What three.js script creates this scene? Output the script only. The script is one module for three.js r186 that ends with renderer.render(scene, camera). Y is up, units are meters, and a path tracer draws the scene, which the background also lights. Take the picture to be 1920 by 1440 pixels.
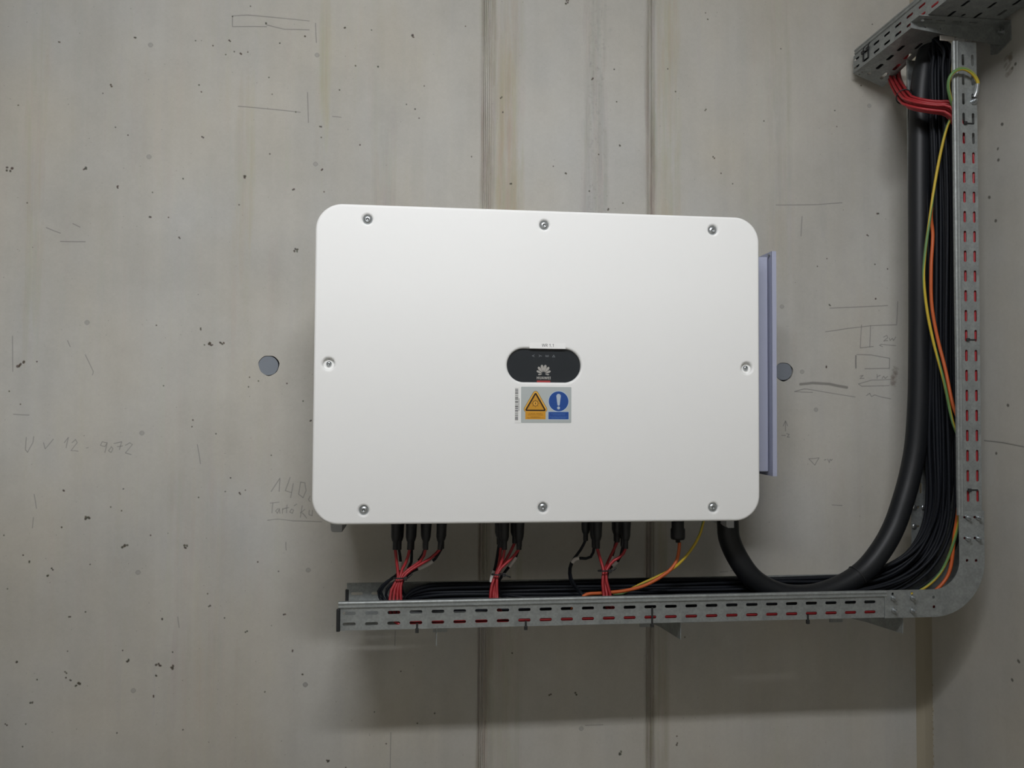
import * as THREE from 'three';
import { mergeGeometries } from 'three/addons/utils/BufferGeometryUtils.js';
import { RoundedBoxGeometry } from 'three/addons/geometries/RoundedBoxGeometry.js';
import { RectAreaLightUniformsLib } from 'three/addons/lights/RectAreaLightUniformsLib.js';

// ---------------------------------------------------------------- camera, light, exposure
const scene = new THREE.Scene();
const renderer = new THREE.WebGLRenderer({ antialias: true });
renderer.toneMapping = THREE.LinearToneMapping;
renderer.toneMappingExposure = 0.93;
renderer.shadowMap.enabled = true;
RectAreaLightUniformsLib.init();
scene.background = new THREE.Color(0x000000);

const camera = new THREE.PerspectiveCamera(2 * Math.atan(720 / 1442) * 180 / Math.PI, 1920 / 1440, 0.05, 30);
{
  const yaw = 0.1078, pitch = 0.0306, roll = 0.0064;
  const f = new THREE.Vector3(Math.sin(yaw) * Math.cos(pitch), Math.sin(pitch), -Math.cos(yaw) * Math.cos(pitch));
  const r = new THREE.Vector3(Math.cos(yaw), 0, Math.sin(yaw));
  const u = new THREE.Vector3().crossVectors(r, f);
  const up = r.clone().multiplyScalar(-Math.sin(roll)).addScaledVector(u, Math.cos(roll));
  camera.position.set(-0.2619, 1.5035, 2.1467);
  camera.up.copy(up);
  camera.lookAt(camera.position.clone().add(f));
}
scene.add(camera);

// room: back wall z = 0, right wall x = RX, the lamp hangs above and behind the camera
const RX = 1.2, LX = -4.2, FZ = 6.4, CY = 3.62;
const LAMPS = [                       // aim: the point of the wall the reflector faces
  { x: -0.38, y: 3.3, z: 2.6, w: 1.4, d: 0.15, skirt: 0.165, aim: [1.74, 0.2], power: 93, label: 'long suspended linear luminaire tilted towards the inverter wall' },
  { x: -1.3, y: 3.3, z: 4.7, w: 1.6, d: 0.15, skirt: 0.14, aim: [0.0, 4.7], power: 270, label: 'long suspended linear luminaire hanging level further back in the room' },
];
const LIGHT_COLOR = new THREE.Color().setRGB(0.985, 1.0, 1.035);

// ---------------------------------------------------------------- helpers
let seed = 20240611;
const rnd = () => { seed = (seed * 1664525 + 1013904223) >>> 0; return seed / 4294967296; };
const used = new Map();
const numbered = (n) => { const k = used.get(n) || 0; used.set(n, k + 1); return k ? `${n}_${String(k).padStart(3, '0')}` : n; };
function shade(o) { o.castShadow = true; o.receiveShadow = true; return o; }
function part(name, geo, mat, parent, label) {
  const m = shade(new THREE.Mesh(geo, mat)); m.name = name; if (label) m.userData.label = label; parent.add(m); return m;
}
function thing(name, label, category, group, pos) {
  const g = new THREE.Group(); g.name = numbered(name); g.userData = { label, category };
  if (group) g.userData.group = group; if (pos) g.position.set(...pos); scene.add(g); return g;
}
function single(name, geo, mat, label, category, group) {
  const m = shade(new THREE.Mesh(geo, mat)); m.name = numbered(name); m.userData = { label, category };
  if (group) m.userData.group = group; scene.add(m); return m;
}
function struct(name, label) { const g = new THREE.Group(); g.name = name; g.userData = { kind: 'structure', label, category: 'wall' }; scene.add(g); return g; }
const V = (x, y, z) => new THREE.Vector3(x, y, z);
const merge = (list) => mergeGeometries(list.map((g) => { const n = g.index ? g.toNonIndexed() : g; for (const k of Object.keys(n.attributes)) if (!['position', 'normal', 'uv'].includes(k)) n.deleteAttribute(k); return n; }));
function box(x0, x1, y0, y1, z0, z1, r = 0) {
  const w = x1 - x0, h = y1 - y0, d = z1 - z0;
  const g = r ? new RoundedBoxGeometry(w, h, d, 2, r) : new THREE.BoxGeometry(w, h, d);
  return g.translate((x0 + x1) / 2, (y0 + y1) / 2, (z0 + z1) / 2);
}
function tube(pts, r, seg = 100, rad = 8) { return new THREE.TubeGeometry(new THREE.CatmullRomCurve3(pts.map((p) => (p.isVector3 ? p : V(...p))), false, 'centripetal'), seg, r, rad, false); }
function planarUV(g, x0, x1, y0, y1, ax = 'x', ay = 'y') {
  const p = g.attributes.position, uv = g.attributes.uv, get = { x: 'getX', y: 'getY', z: 'getZ' };
  for (let i = 0; i < p.count; i++) uv.setXY(i, (p[get[ax]](i) - x0) / (x1 - x0), (p[get[ay]](i) - y0) / (y1 - y0));
  return g;
}
function rrect(w, h, r, cx = 0, cy = 0, S = THREE.Shape) {
  const s = new S(), x = cx - w / 2, y = cy - h / 2;
  s.moveTo(x + r, y); s.lineTo(x + w - r, y); s.absarc(x + w - r, y + r, r, -Math.PI / 2, 0); s.lineTo(x + w, y + h - r);
  s.absarc(x + w - r, y + h - r, r, 0, Math.PI / 2); s.lineTo(x + r, y + h); s.absarc(x + r, y + h - r, r, Math.PI / 2, Math.PI);
  s.lineTo(x, y + r); s.absarc(x + r, y + r, r, Math.PI, 1.5 * Math.PI); return s;
}
function hole(cx, cy, r) { const p = new THREE.Path(); p.absarc(cx, cy, r, 0, Math.PI * 2, true); return p; }
function slot(cx, cy, len, wid, alongY = false) { return alongY ? rrect(wid, len, wid / 2 - 1e-5, cx, cy, THREE.Path) : rrect(len, wid, wid / 2 - 1e-5, cx, cy, THREE.Path); }
function plate(shape, depth, curveSegments = 8) { return new THREE.ExtrudeGeometry(shape, { depth, bevelEnabled: false, curveSegments }); }
// profile in (z, y), swept along +x by L
function sweepX(shape, L) {
  const g = new THREE.ExtrudeGeometry(shape, { depth: L, bevelEnabled: false, curveSegments: 4 });
  return g.applyMatrix4(new THREE.Matrix4().makeBasis(V(0, 0, 1), V(0, 1, 0), V(-1, 0, 0))).translate(L, 0, 0);
}
function poly(pts) { const s = new THREE.Shape(); pts.forEach(([x, y], i) => (i ? s.lineTo(x, y) : s.moveTo(x, y))); s.closePath(); return s; }

// value noise
const HASH = new Float32Array(65536); for (let i = 0; i < 65536; i++) HASH[i] = rnd();
function vn(x, y) {
  const xi = Math.floor(x), yi = Math.floor(y), fx = x - xi, fy = y - yi, u = fx * fx * (3 - 2 * fx), v = fy * fy * (3 - 2 * fy);
  const h = (a, b) => HASH[((a & 255) << 8) | (b & 255)];
  const a = h(xi, yi), b = h(xi + 1, yi), c = h(xi, yi + 1), d = h(xi + 1, yi + 1);
  return a + (b - a) * u + (c - a) * v + (a - b - c + d) * u * v - 0.5;
}
function canvas(w, h) { const c = document.createElement('canvas'); c.width = w; c.height = h; return c; }
function canvasTex(c, wrap) { const t = new THREE.CanvasTexture(c); t.colorSpace = THREE.SRGBColorSpace; if (wrap) t.wrapS = t.wrapT = wrap; t.anisotropy = 8; return t; }

// ---------------------------------------------------------------- measured marks and routes (metres)
const SPECKS=[[-1.3296,1.6085,3.0],[-1.2889,1.6165,1.0],[-0.9893,1.7177,1.0],[-0.8749,1.712,1.5],[-0.9679,1.5558,1.0],[-0.7213,1.5711,1.2],[-0.7472,1.555,1.0],[-0.7448,1.581,1.0],[-0.646,1.5651,1.0],[-0.6023,1.5175,1.0],[-0.5825,1.4634,1.3],[-1.3555,1.5377,1.0],[-1.3271,1.5039,1.0],[-0.8906,1.4644,1.2],[-0.8926,1.4467,1.0],[-0.8301,1.4278,1.0],[-0.7901,1.3094,1.0],[-0.7662,1.2692,1.3],[-0.751,1.2763,1.0],[-0.8033,1.2728,1.0],[-0.8721,1.2575,1.0],[-1.2137,1.2773,1.5],[-1.0648,1.2812,1.0],[-1.1544,1.206,3.0],[-1.2173,1.1815,1.2],[-1.0576,1.1321,2.5],[-0.9059,1.1301,2.4],[-0.9932,1.158,1.2],[-1.3109,1.1099,1.0],[-1.2952,1.0912,1.4],[-1.2367,1.0709,1.5],[-1.3593,1.1622,1.0],[-1.1441,1.0834,1.0],[-1.0956,1.2336,1.0],[-1.068,1.2235,1.0],[-0.6844,1.37,1.0],[-0.6604,1.0573,1.0],[-0.8181,1.6702,2.0],[-0.8528,1.6696,2.0],[-0.8435,1.6674,1.5],[-0.8643,1.667,1.0],[-1.2546,2.4727,1.3],[-1.3673,2.12,3.2],[-1.1777,2.1372,2.2],[-1.0961,2.0856,1.8],[-1.1392,2.3395,1.0],[-1.1173,2.3595,1.6],[-0.9026,2.4967,1.2],[-0.8566,2.4856,1.0],[-0.8113,2.5005,1.4],[-0.7839,2.4685,1.6],[-0.7641,2.4731,1.0],[-0.8224,2.4629,1.0],[-0.8,2.4721,1.0],[-0.6791,2.5028,1.2],[-0.6124,2.5261,1.3],[-0.7166,2.5552,1.3],[-0.8064,2.57,1.0],[-0.7591,2.6012,1.0],[-0.7067,2.4056,1.2],[-0.6974,2.3596,1.0],[-0.6333,2.3133,1.2],[-0.5676,2.2757,1.3],[-0.5638,2.2456,1.0],[-0.5592,2.1571,1.5],[-0.554,2.0945,1.0],[-0.701,2.1937,1.0],[-0.7669,2.1253,1.9],[-0.8773,2.2311,1.5],[-0.6349,2.0989,1.4],[-0.7802,2.0506,1.0],[-1.0125,2.0097,1.5],[-0.9333,1.9539,1.3],[-0.6287,1.9337,2.2],[-1.0065,2.0764,1.0],[-0.9281,2.1166,1.0],[-0.9638,2.0099,1.0],[-1.3233,2.0368,1.0],[-1.0585,2.4958,1.4],[-0.8847,2.3564,1.0],[-0.8911,2.3752,1.0],[-1.0727,2.2292,1.0],[-1.105,2.249,1.0],[-1.3518,2.2967,1.0],[-1.25,1.055,1.8],[-0.8441,1.0009,1.1],[-0.8371,0.9691,1.6],[-0.7994,0.9358,1.0],[-0.9595,0.9376,1.3],[-1.1938,0.9476,1.4],[-1.1529,0.9596,1.2],[-0.7443,0.8967,1.5],[-0.6202,0.8452,1.6],[-0.6451,0.9413,1.4],[-0.5926,0.7798,1.3],[-1.0455,0.8275,1.9],[-0.9658,0.8187,2.2],[-0.9303,0.8084,2.2],[-0.9724,0.7887,1.3],[-1.2002,0.8053,1.5],[-1.1977,0.7901,1.2],[-1.1874,0.7838,1.4],[-1.166,0.7739,2.2],[-1.2686,0.7873,1.0],[-1.2786,0.7286,1.8],[-0.9771,0.733,1.3],[-1.3203,0.8336,1.6],[-1.3437,0.6758,1.4],[-1.2938,0.6739,1.0],[-1.0675,0.6424,1.1],[-0.9009,0.6443,1.1],[-0.6912,0.7366,1.2],[-0.525,0.5485,2.0],[-1.3002,0.6164,1.0],[-0.7153,1.0834,1.0],[-1.3471,1.0235,1.0],[-1.1953,0.8586,1.0],[-1.0577,0.8567,1.0],[-0.9311,0.849,1.0],[-0.5048,2.5558,1.3],[-0.4304,2.5546,1.0],[-0.3158,2.5457,2.2],[-0.4731,2.451,1.0],[-0.4109,2.4519,1.4],[-0.2828,2.404,1.0],[-0.3317,2.3492,1.1],[-0.3075,2.3372,1.2],[-0.2961,2.3119,1.2],[-0.4582,2.2294,1.0],[-0.5159,2.3806,1.0],[-0.5599,2.1569,1.2],[-0.1484,2.2093,1.0],[-0.1684,2.5812,1.0],[-0.064,2.3834,1.3],[-0.0606,2.3402,1.2],[-0.0352,2.1366,1.5],[0.1987,2.451,1.6],[0.2612,2.4809,1.0],[0.2686,2.3866,1.0],[0.2787,2.2589,1.4],[0.2163,2.231,1.2],[0.1202,2.1732,1.4],[0.0848,2.1916,1.1],[0.1894,2.124,1.1],[0.4202,2.4909,1.0],[0.4434,2.4253,1.2],[0.5323,2.3741,1.4],[0.5603,2.2344,1.5],[0.6153,2.1613,1.0],[0.5803,2.1907,1.0],[0.5407,2.6446,1.0],[0.534,2.6634,1.0],[0.1246,2.6676,2.0],[0.2876,2.0928,1.0],[0.244,2.0714,1.4],[1.0664,2.089,1.6],[1.0303,2.0233,1.3],[0.9135,1.8102,1.5],[1.0554,1.8331,1.5],[0.9002,1.6305,1.8],[1.0542,1.9362,1.0],[0.9038,1.9492,1.0],[0.8743,1.9256,1.0],[1.0938,1.9236,1.0],[0.7113,2.3513,1.1],[0.9315,2.3932,1.0],[0.9374,2.3451,1.0],[0.7643,2.5698,1.0],[1.052,2.661,1.0],[1.0146,2.4729,1.0],[-0.3303,0.7803,1.0],[-0.4004,0.673,1.0],[-0.2373,0.6635,1.0],[-0.2842,0.6382,1.0],[-0.4752,0.5272,1.0],[0.0807,0.7023,1.5],[0.1575,0.701,1.8],[0.4484,0.5555,1.8],[0.2818,0.5332,2.6],[0.4471,0.5748,1.2],[-0.5928,0.78,1.0],[-0.0242,0.8212,1.2],[-0.3678,0.5864,1.0],[0.4706,0.8526,1.2]];
const RINGS=[[-1.0208,1.4292],[-1.0229,1.0604],[-0.582,1.0594],[-1.1658,1.7221],[-1.0195,2.4781],[-1.0175,2.1726],[-0.578,2.4752],[-0.5781,2.1707],[-1.0287,0.751],[-0.5852,0.7521],[0.7642,1.8038],[0.8252,1.6138],[0.8672,1.5029],[1.0404,2.4127],[-0.5854,0.7524],[0.1717,0.6065]];
const STROKES=[[1,[[-1.3105,1.4172],[-1.3119,1.3847],[-1.3065,1.3777],[-1.2939,1.4033],[-1.2921,1.4196]]],[1,[[-1.2675,1.4033],[-1.2627,1.387],[-1.2434,1.4127]]],[1,[[-1.2157,1.4034],[-1.2058,1.4175],[-1.211,1.3894]]],[1,[[-1.1966,1.4034],[-1.1879,1.4119],[-1.1833,1.4035],[-1.1984,1.3824],[-1.1805,1.381]]],[1,[[-1.1607,1.3894],[-1.1554,1.3904]]],[1,[[-1.1096,1.4036],[-1.1208,1.4059],[-1.1251,1.3965],[-1.1138,1.3932],[-1.1082,1.4036],[-1.1135,1.3777]]],[1,[[-1.0981,1.3918],[-1.1046,1.3824],[-1.0978,1.3777],[-1.0935,1.3871],[-1.0981,1.3932]]],[1,[[-1.0916,1.4012],[-1.0714,1.406],[-1.0768,1.3848]]],[1,[[-1.0824,1.3932],[-1.0689,1.3951]]],[1,[[-1.0622,1.3966],[-1.0511,1.4036],[-1.0442,1.3989],[-1.0618,1.3763],[-1.0468,1.372]]],[1,[[-0.6833,1.2721],[-0.6605,1.308],[-0.6622,1.272]]],[1,[[-0.6337,1.3103],[-0.6459,1.2743],[-0.6293,1.2694]]],[1,[[-0.625,1.2935],[-0.6315,1.2551]]],[1,[[-0.6061,1.2958],[-0.6104,1.2645],[-0.5985,1.2548],[-0.5907,1.2741],[-0.5943,1.2957],[-0.6062,1.2972]]],[1,[[-0.6852,1.241],[-0.6618,1.2433]]],[1,[[-0.6782,1.241],[-0.6801,1.2147]]],[1,[[-0.6639,1.2265],[-0.6708,1.2194],[-0.666,1.2131],[-0.6606,1.2265],[-0.659,1.213]]],[1,[[-0.6522,1.2264],[-0.6529,1.213]]],[1,[[-0.6521,1.224],[-0.6451,1.2273]]],[1,[[-0.6406,1.2359],[-0.6417,1.2143]]],[1,[[-0.6451,1.2264],[-0.6358,1.2287]]],[1,[[-0.6286,1.2238],[-0.6332,1.2167],[-0.6261,1.2128],[-0.623,1.2214],[-0.6287,1.2248]]],[1,[[-0.6217,1.2334],[-0.6147,1.2381]]],[1,[[-0.6005,1.2332],[-0.6048,1.202]]],[1,[[-0.605,1.214],[-0.5933,1.2236]]],[1,[[-0.6002,1.214],[-0.5882,1.1995]]],[1,[[-0.5815,1.2211],[-0.5822,1.209],[-0.5742,1.2066],[-0.573,1.221]]],[1,[[-0.6915,1.1947],[-0.6658,1.1978],[-0.6235,1.1926],[-0.5479,1.1895]]],[1,[[-1.3512,1.6831],[-1.3481,1.5896]]],[1,[[-1.2139,1.6735],[-1.2068,1.6571]]],[1,[[-1.1684,1.6364],[-1.1473,1.5919],[-1.1493,1.5824]]],[1,[[-1.344,1.4776],[-1.3044,1.4755]]],[1,[[-0.8779,1.3991],[-0.8687,1.3468]]],[1,[[-1.2876,1.2684],[-1.281,1.2313]]],[1,[[-1.2879,1.2081],[-1.2899,1.1804]]],[1,[[-0.5796,1.2595],[-0.5842,1.2499],[-0.5794,1.2441]]],[1.2,[[-0.8054,2.571],[-0.763,2.5761],[-0.6005,2.5698]]],[1.2,[[-0.7151,2.5518],[-0.6673,2.5423],[-0.6002,2.5448]]],[1.2,[[-0.8063,2.5685],[-0.8059,2.5413],[-0.7151,2.5468]]],[1.2,[[-0.5836,2.5648],[-0.5804,2.51]]],[1.2,[[-1.2742,1.9725],[-1.2383,1.9584]]],[1.2,[[-1.2076,1.9851],[-1.1894,1.9762]]],[1.2,[[-0.6025,2.3693],[-0.5989,2.2852]]],[1.2,[[-0.7871,2.3216],[-0.7115,2.3184],[-0.6209,2.3129]]],[1.2,[[-0.5342,2.3056],[-0.5101,2.3043]]],[1.2,[[-1.2378,1.9366],[-1.1751,1.9375]]],[1,[[-0.9197,0.9414],[-0.9155,0.9131]]],[1,[[-0.6424,1.1353],[-0.6411,1.1138]]],[1.2,[[0.912,1.8025],[1.0933,1.8139]]],[1.2,[[1.1254,1.8268],[1.1211,1.7595]]],[1.2,[[0.8979,1.7323],[0.9648,1.7431],[1.0414,1.7532],[1.1211,1.757]]],[1.2,[[1.0107,1.7551],[1.0061,1.6873]]],[1.2,[[1.0061,1.6863],[1.047,1.6913]]],[1.2,[[1.0388,1.7531],[1.0358,1.6902]]],[1.2,[[0.9947,1.6664],[1.0407,1.666],[1.098,1.6571],[1.0967,1.6256]]],[1.2,[[1.0199,1.6247],[1.0957,1.6271]]],[1.2,[[0.8014,1.5554],[0.8325,1.5637],[0.8575,1.5606],[0.9887,1.5411]]],[1.2,[[0.8034,1.5554],[0.8575,1.5534]]],[1.2,[[1.0796,1.7199],[1.0899,1.7249],[1.0924,1.7177],[1.0795,1.7078],[1.0923,1.7094]]],[1.2,[[1.0975,1.7178],[1.1,1.7095],[1.1068,1.7165],[1.1103,1.7097],[1.1182,1.7205]]],[1.2,[[1.1179,1.6948],[1.0717,1.698],[1.0665,1.6955],[1.0767,1.6908]]],[1.2,[[1.1016,1.5942],[1.04,1.5912],[0.9992,1.5797],[1.0093,1.573],[1.0962,1.5758]]],[1.2,[[1.0044,1.6028],[1.0146,1.6054],[1.0044,1.5956],[1.0171,1.5967]]],[1.2,[[1.0581,1.6083],[1.058,1.5962]]],[1.2,[[1.058,1.601],[1.0683,1.6059]]],[1.2,[[1.0733,1.5963],[1.0785,1.6036],[1.0836,1.5964],[1.0914,1.6028]]],[1.2,[[1.0243,1.5452],[1.0346,1.5525],[1.0396,1.5429],[1.0499,1.5478],[1.0703,1.5417],[1.101,1.5362]]],[1.2,[[0.8277,2.0722],[0.8239,2.0141]]],[1.2,[[0.7475,2.1033],[0.8709,2.1086],[0.9522,2.1173]]],[2.6,[[0.9922,1.663],[0.9919,1.6268]]],[5,[[0.82,1.577],[0.8577,1.5812],[0.908,1.5788],[0.9635,1.5688]]],[1.2,[[0.8445,1.3591],[0.8759,1.3621],[0.8627,1.3407],[0.8445,1.3591]]],[1.2,[[0.8916,1.3556],[0.8974,1.3571]]],[1.2,[[0.9021,1.3591],[0.9073,1.3481],[0.91,1.3581],[0.9142,1.3541],[0.9168,1.3581]]],[1.2,[[0.7736,1.4697],[0.7668,1.4548]]],[1.2,[[0.7736,1.4697],[0.7798,1.4549]]],[1.2,[[0.7736,1.4697],[0.7735,1.44]]],[1.2,[[0.7615,1.4275],[0.7734,1.4276]]],[1.2,[[0.7771,1.4325],[0.7848,1.4301],[0.7786,1.4226],[0.7859,1.4226]]],[1.2,[[0.9144,1.2247],[0.9459,1.2225]]],[1,[[-0.3555,0.6163],[-0.3563,0.5209]]],[1,[[0.1831,0.6152],[0.2338,0.6152]]],[1,[[-0.3466,0.8922],[-0.3473,0.85]]],[1,[[0.6065,1.0385],[0.6464,1.0394]]],[1,[[0.5747,1.0352],[0.5985,1.0363]]]];
const CRACK=[[0.2546,1.4242],[0.3211,1.4217],[0.392,1.4144]];
const RSPECKS=[[0.3178,2.1826],[0.307,1.9971],[0.3338,2.241],[0.2852,2.0645],[0.3651,0.882],[0.3431,0.8285],[0.3192,2.1528],[0.341,1.5172],[0.2983,1.393],[0.3815,2.3769],[0.3707,2.3708]];
const RED_PATHS=[[[-0.3377,1.1642,0.285],[-0.3336,1.1326,0.285],[-0.3308,1.1116,0.2873],[-0.3303,1.0973,0.2965],[-0.3433,1.0771,0.3058],[-0.3475,1.0509,0.315]],[[-0.3037,1.1638,0.285],[-0.3098,1.1386,0.285],[-0.3208,1.1165,0.2873],[-0.3265,1.0972,0.2965],[-0.3359,1.077,0.3058],[-0.3389,1.0507,0.315]],[[-0.2658,1.1633,0.285],[-0.2731,1.1406,0.285],[-0.2945,1.1232,0.285],[-0.3155,1.1098,0.2919],[-0.3239,1.0966,0.2996],[-0.3296,1.0748,0.3073],[-0.3303,1.0506,0.315]],[[-0.2315,1.1628,0.285],[-0.2504,1.144,0.285],[-0.2819,1.1255,0.285],[-0.308,1.1097,0.2919],[-0.3201,1.0953,0.2996],[-0.3234,1.0746,0.3073],[-0.3216,1.0504,0.315]],[[-0.0761,1.1607,0.285],[-0.0789,1.1428,0.285],[-0.0889,1.1166,0.2873],[-0.0966,1.1046,0.2965],[-0.107,1.0828,0.3058],[-0.1121,1.0549,0.315]],[[-0.0819,1.1596,0.25],[-0.0843,1.1283,0.25],[-0.0905,1.1047,0.255],[-0.098,1.0923,0.275],[-0.1035,1.0765,0.295],[-0.1044,1.0547,0.315]],[[-0.041,1.1603,0.285],[-0.0546,1.1425,0.285],[-0.0786,1.1215,0.2873],[-0.0923,1.1084,0.2965],[-0.0961,1.0826,0.3058],[-0.0955,1.0545,0.315]],[[-0.0476,1.1696,0.25],[-0.0606,1.1424,0.25],[-0.0794,1.1136,0.255],[-0.0929,1.1,0.275],[-0.0996,1.079,0.295],[-0.0999,1.0546,0.315]],[[0.1524,1.1603,0.285],[0.1577,1.1414,0.285],[0.1639,1.1203,0.2873],[0.1658,1.1072,0.2965],[0.1611,1.0875,0.3058],[0.1617,1.0537,0.315]],[[0.2111,1.1691,0.25],[0.2009,1.1466,0.25],[0.1849,1.1179,0.255],[0.1735,1.1007,0.275],[0.1689,1.0818,0.295],[0.1696,1.0536,0.315]],[[0.2232,1.1593,0.285],[0.2151,1.143,0.285],[0.1919,1.129,0.2873],[0.1738,1.1104,0.2965],[0.1703,1.0874,0.3058],[0.178,1.0534,0.315]]];
const BLACK_PATHS=[[[-0.3307,1.155,0.235],[-0.3266,1.1248,0.2333],[-0.3303,1.1024,0.2317],[-0.338,1.0893,0.23],[-0.3662,1.0699,0.2283],[-0.3803,1.0504,0.2267],[-0.3737,1.0317,0.225]],[[-0.2997,1.1546,0.235],[-0.3019,1.1179,0.2333],[-0.3186,1.0971,0.2317],[-0.3431,1.0867,0.23],[-0.3598,1.0724,0.2283],[-0.3739,1.0529,0.2267],[-0.3634,1.0289,0.225]],[[-0.2672,1.1567,0.235],[-0.2761,1.1344,0.2333],[-0.3044,1.1072,0.2317],[-0.325,1.0864,0.23],[-0.3507,1.0658,0.2283],[-0.3622,1.0474,0.2267],[-0.353,1.0261,0.225]],[[-0.227,1.1589,0.25],[-0.2436,1.1312,0.2458],[-0.2693,1.1139,0.2417],[-0.299,1.1006,0.2375],[-0.3171,1.0831,0.2333],[-0.3248,1.0629,0.2292],[-0.3143,1.0383,0.225]],[[-0.0845,1.1649,0.235],[-0.0894,1.1317,0.233],[-0.0943,1.1037,0.231],[-0.102,1.0797,0.229],[-0.103,1.0583,0.227],[-0.096,1.034,0.225]],[[-0.035,1.1607,0.245],[-0.0437,1.1325,0.241],[-0.0577,1.1109,0.237],[-0.0758,1.0867,0.233],[-0.0859,1.065,0.229],[-0.08,1.0376,0.225]],[[0.1324,1.1723,0.24],[0.1221,1.1507,0.2375],[0.1113,1.135,0.235],[0.0974,1.1142,0.2325],[0.0932,1.0919,0.23],[0.0986,1.0666,0.2275],[0.1196,1.0404,0.225]],[[0.1498,1.1584,0.26],[0.1463,1.1384,0.2556],[0.137,1.1293,0.2512],[0.1203,1.1293,0.2469],[0.105,1.1254,0.2425],[0.0951,1.1061,0.2381],[0.096,1.0827,0.2338],[0.1078,1.0576,0.2294],[0.1278,1.0362,0.225]],[[0.2139,1.1674,0.225],[0.2057,1.1326,0.225],[0.1961,1.1085,0.225],[0.1893,1.0859,0.225],[0.1907,1.0591,0.225],[0.2004,1.0348,0.225]],[[0.2267,1.1573,0.245],[0.2194,1.1262,0.2417],[0.2093,1.1137,0.2383],[0.1944,1.0986,0.235],[0.1891,1.0779,0.2317],[0.1941,1.0557,0.2283],[0.2073,1.0346,0.225]]];
const CONDUIT=[[0.4986,1.2074,0.25],[0.5013,1.1763,0.25],[0.5238,1.1247,0.25],[0.5646,1.0714,0.25],[0.6184,1.0394,0.25],[0.6754,1.0261,0.25],[0.7428,1.029,0.245],[0.8154,1.0511,0.24],[0.8758,1.0862,0.235],[0.9282,1.1414,0.23],[0.9647,1.1975,0.225],[0.9926,1.2612,0.22],[1.0162,1.327,0.215],[1.0342,1.4022,0.212],[1.0459,1.5164,0.21],[1.0506,1.6744,0.21],[1.0536,1.9635,0.21],[1.0565,2.2405,0.21],[1.0607,2.3433,0.21],[1.0672,2.4159,0.213],[1.0799,2.4761,0.218],[1.1033,2.5382,0.232]];
const ORANGE_A=[[0.3647,1.1693,0.27],[0.3633,1.1495,0.27],[0.3578,1.1257,0.27],[0.3425,1.1058,0.275],[0.315,1.0876,0.28],[0.2703,1.0673,0.285],[0.218,1.0565,0.29],[0.1637,1.0535,0.295],[0.1165,1.0492,0.3]];
const EARTH_A=[[0.4194,1.2235,0.29],[0.4111,1.1946,0.29],[0.3951,1.161,0.285],[0.3722,1.1301,0.28],[0.3475,1.1051,0.272],[0.3138,1.0851,0.262],[0.2688,1.0624,0.252],[0.227,1.0404,0.245]];
const ORANGE_V=[[1.059,1.1938,0.33],[1.0646,1.248,0.335],[1.0717,1.355,0.335],[1.0767,1.4623,0.33],[1.0658,1.5163,0.32],[1.0594,1.6124,0.3],[1.0488,1.6962,0.285],[1.0384,1.7801,0.28],[1.038,1.8778,0.28],[1.0469,1.9632,0.275],[1.0569,2.0178,0.255]];
const EARTH_V=[[1.0596,1.1946,0.335],[1.0653,1.2486,0.34],[1.0723,1.3554,0.34],[1.0725,1.4221,0.335],[1.0602,1.4757,0.325],[1.0453,1.5774,0.315],[1.0243,1.6803,0.305],[1.0111,1.763,0.3],[1.0032,1.8456,0.3],[1.0067,1.901,0.3],[1.0194,1.9845,0.3],[1.0352,2.0824,0.3],[1.0489,2.165,0.305],[1.0603,2.2317,0.315],[1.0681,2.2631,0.325],[1.0761,2.312,0.325],[1.0709,2.3674,0.325],[1.0746,2.4302,0.325]];
const JUMPER=[[1.0725,2.2595,0.335],[1.0567,2.2755,0.345],[1.0388,2.2967,0.358],[1.029,2.3201,0.366],[1.0292,2.3379,0.372],[1.0394,2.3516,0.376],[1.0566,2.3584,0.378],[1.0738,2.3553,0.378],[1.091,2.3449,0.376],[1.1032,2.3305,0.373],[1.106,2.322,0.371]];
const LUG=[[1.1039,2.3256,0.372],[1.1038,2.3068,0.368],[1.1007,2.2884,0.366]];
const RED_OUT=[[1.0827,2.2503,0.335],[1.0675,2.2708,0.33],[1.044,2.2813,0.318],[1.0138,2.2932,0.298],[0.9927,2.3117,0.27],[1.0093,2.3455,0.22],[1.0364,2.3877,0.16],[1.058,2.4278,0.11],[1.0726,2.4621,0.075],[1.0792,2.4941,0.06]];

// ---------------------------------------------------------------- concrete textures
const WX0 = -1.5, WX1 = 1.2, WY0 = 0.4, WY1 = 2.8;
function concreteBase(w, h, mx, my, tint) {           // w x h pixels, mx x my metres
  const c = canvas(w, h), ctx = c.getContext('2d'), im = ctx.createImageData(w, h), d = im.data;
  for (let j = 0; j < h; j++) for (let i = 0; i < w; i++) {
    const x = i / w * mx, y = j / h * my, k = (j * w + i) * 4;
    const streak = vn(x * 34 + 7, y * 2.3) * 4 + vn(x * 90, y * 5 + 31) * 2;
    const blot = vn(x * 3.1, y * 2.2 + 9) * 10 + vn(x * 8.7 + 3, y * 6.5) * 7 + vn(x * 31 + 60, y * 27 + 5) * 3.5;
    const fine = vn(x * 330, y * 330) * 3.2 + vn(x * 120, y * 120 + 50) * 2.6;
    const warm = vn(x * 5.3 + 40, y * 3.7 + 12) * 8 + vn(x * 16 + 4, y * 9 + 80) * 3.5;
    const L = streak + blot + fine;
    d[k] = tint[0] + L + warm * 0.45; d[k + 1] = tint[1] + L + warm * 0.06; d[k + 2] = tint[2] + L - warm * 0.6; d[k + 3] = 255;
  }
  ctx.putImageData(im, 0, 0); return [c, ctx];
}
const TINT = [181, 178, 170];
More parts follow.
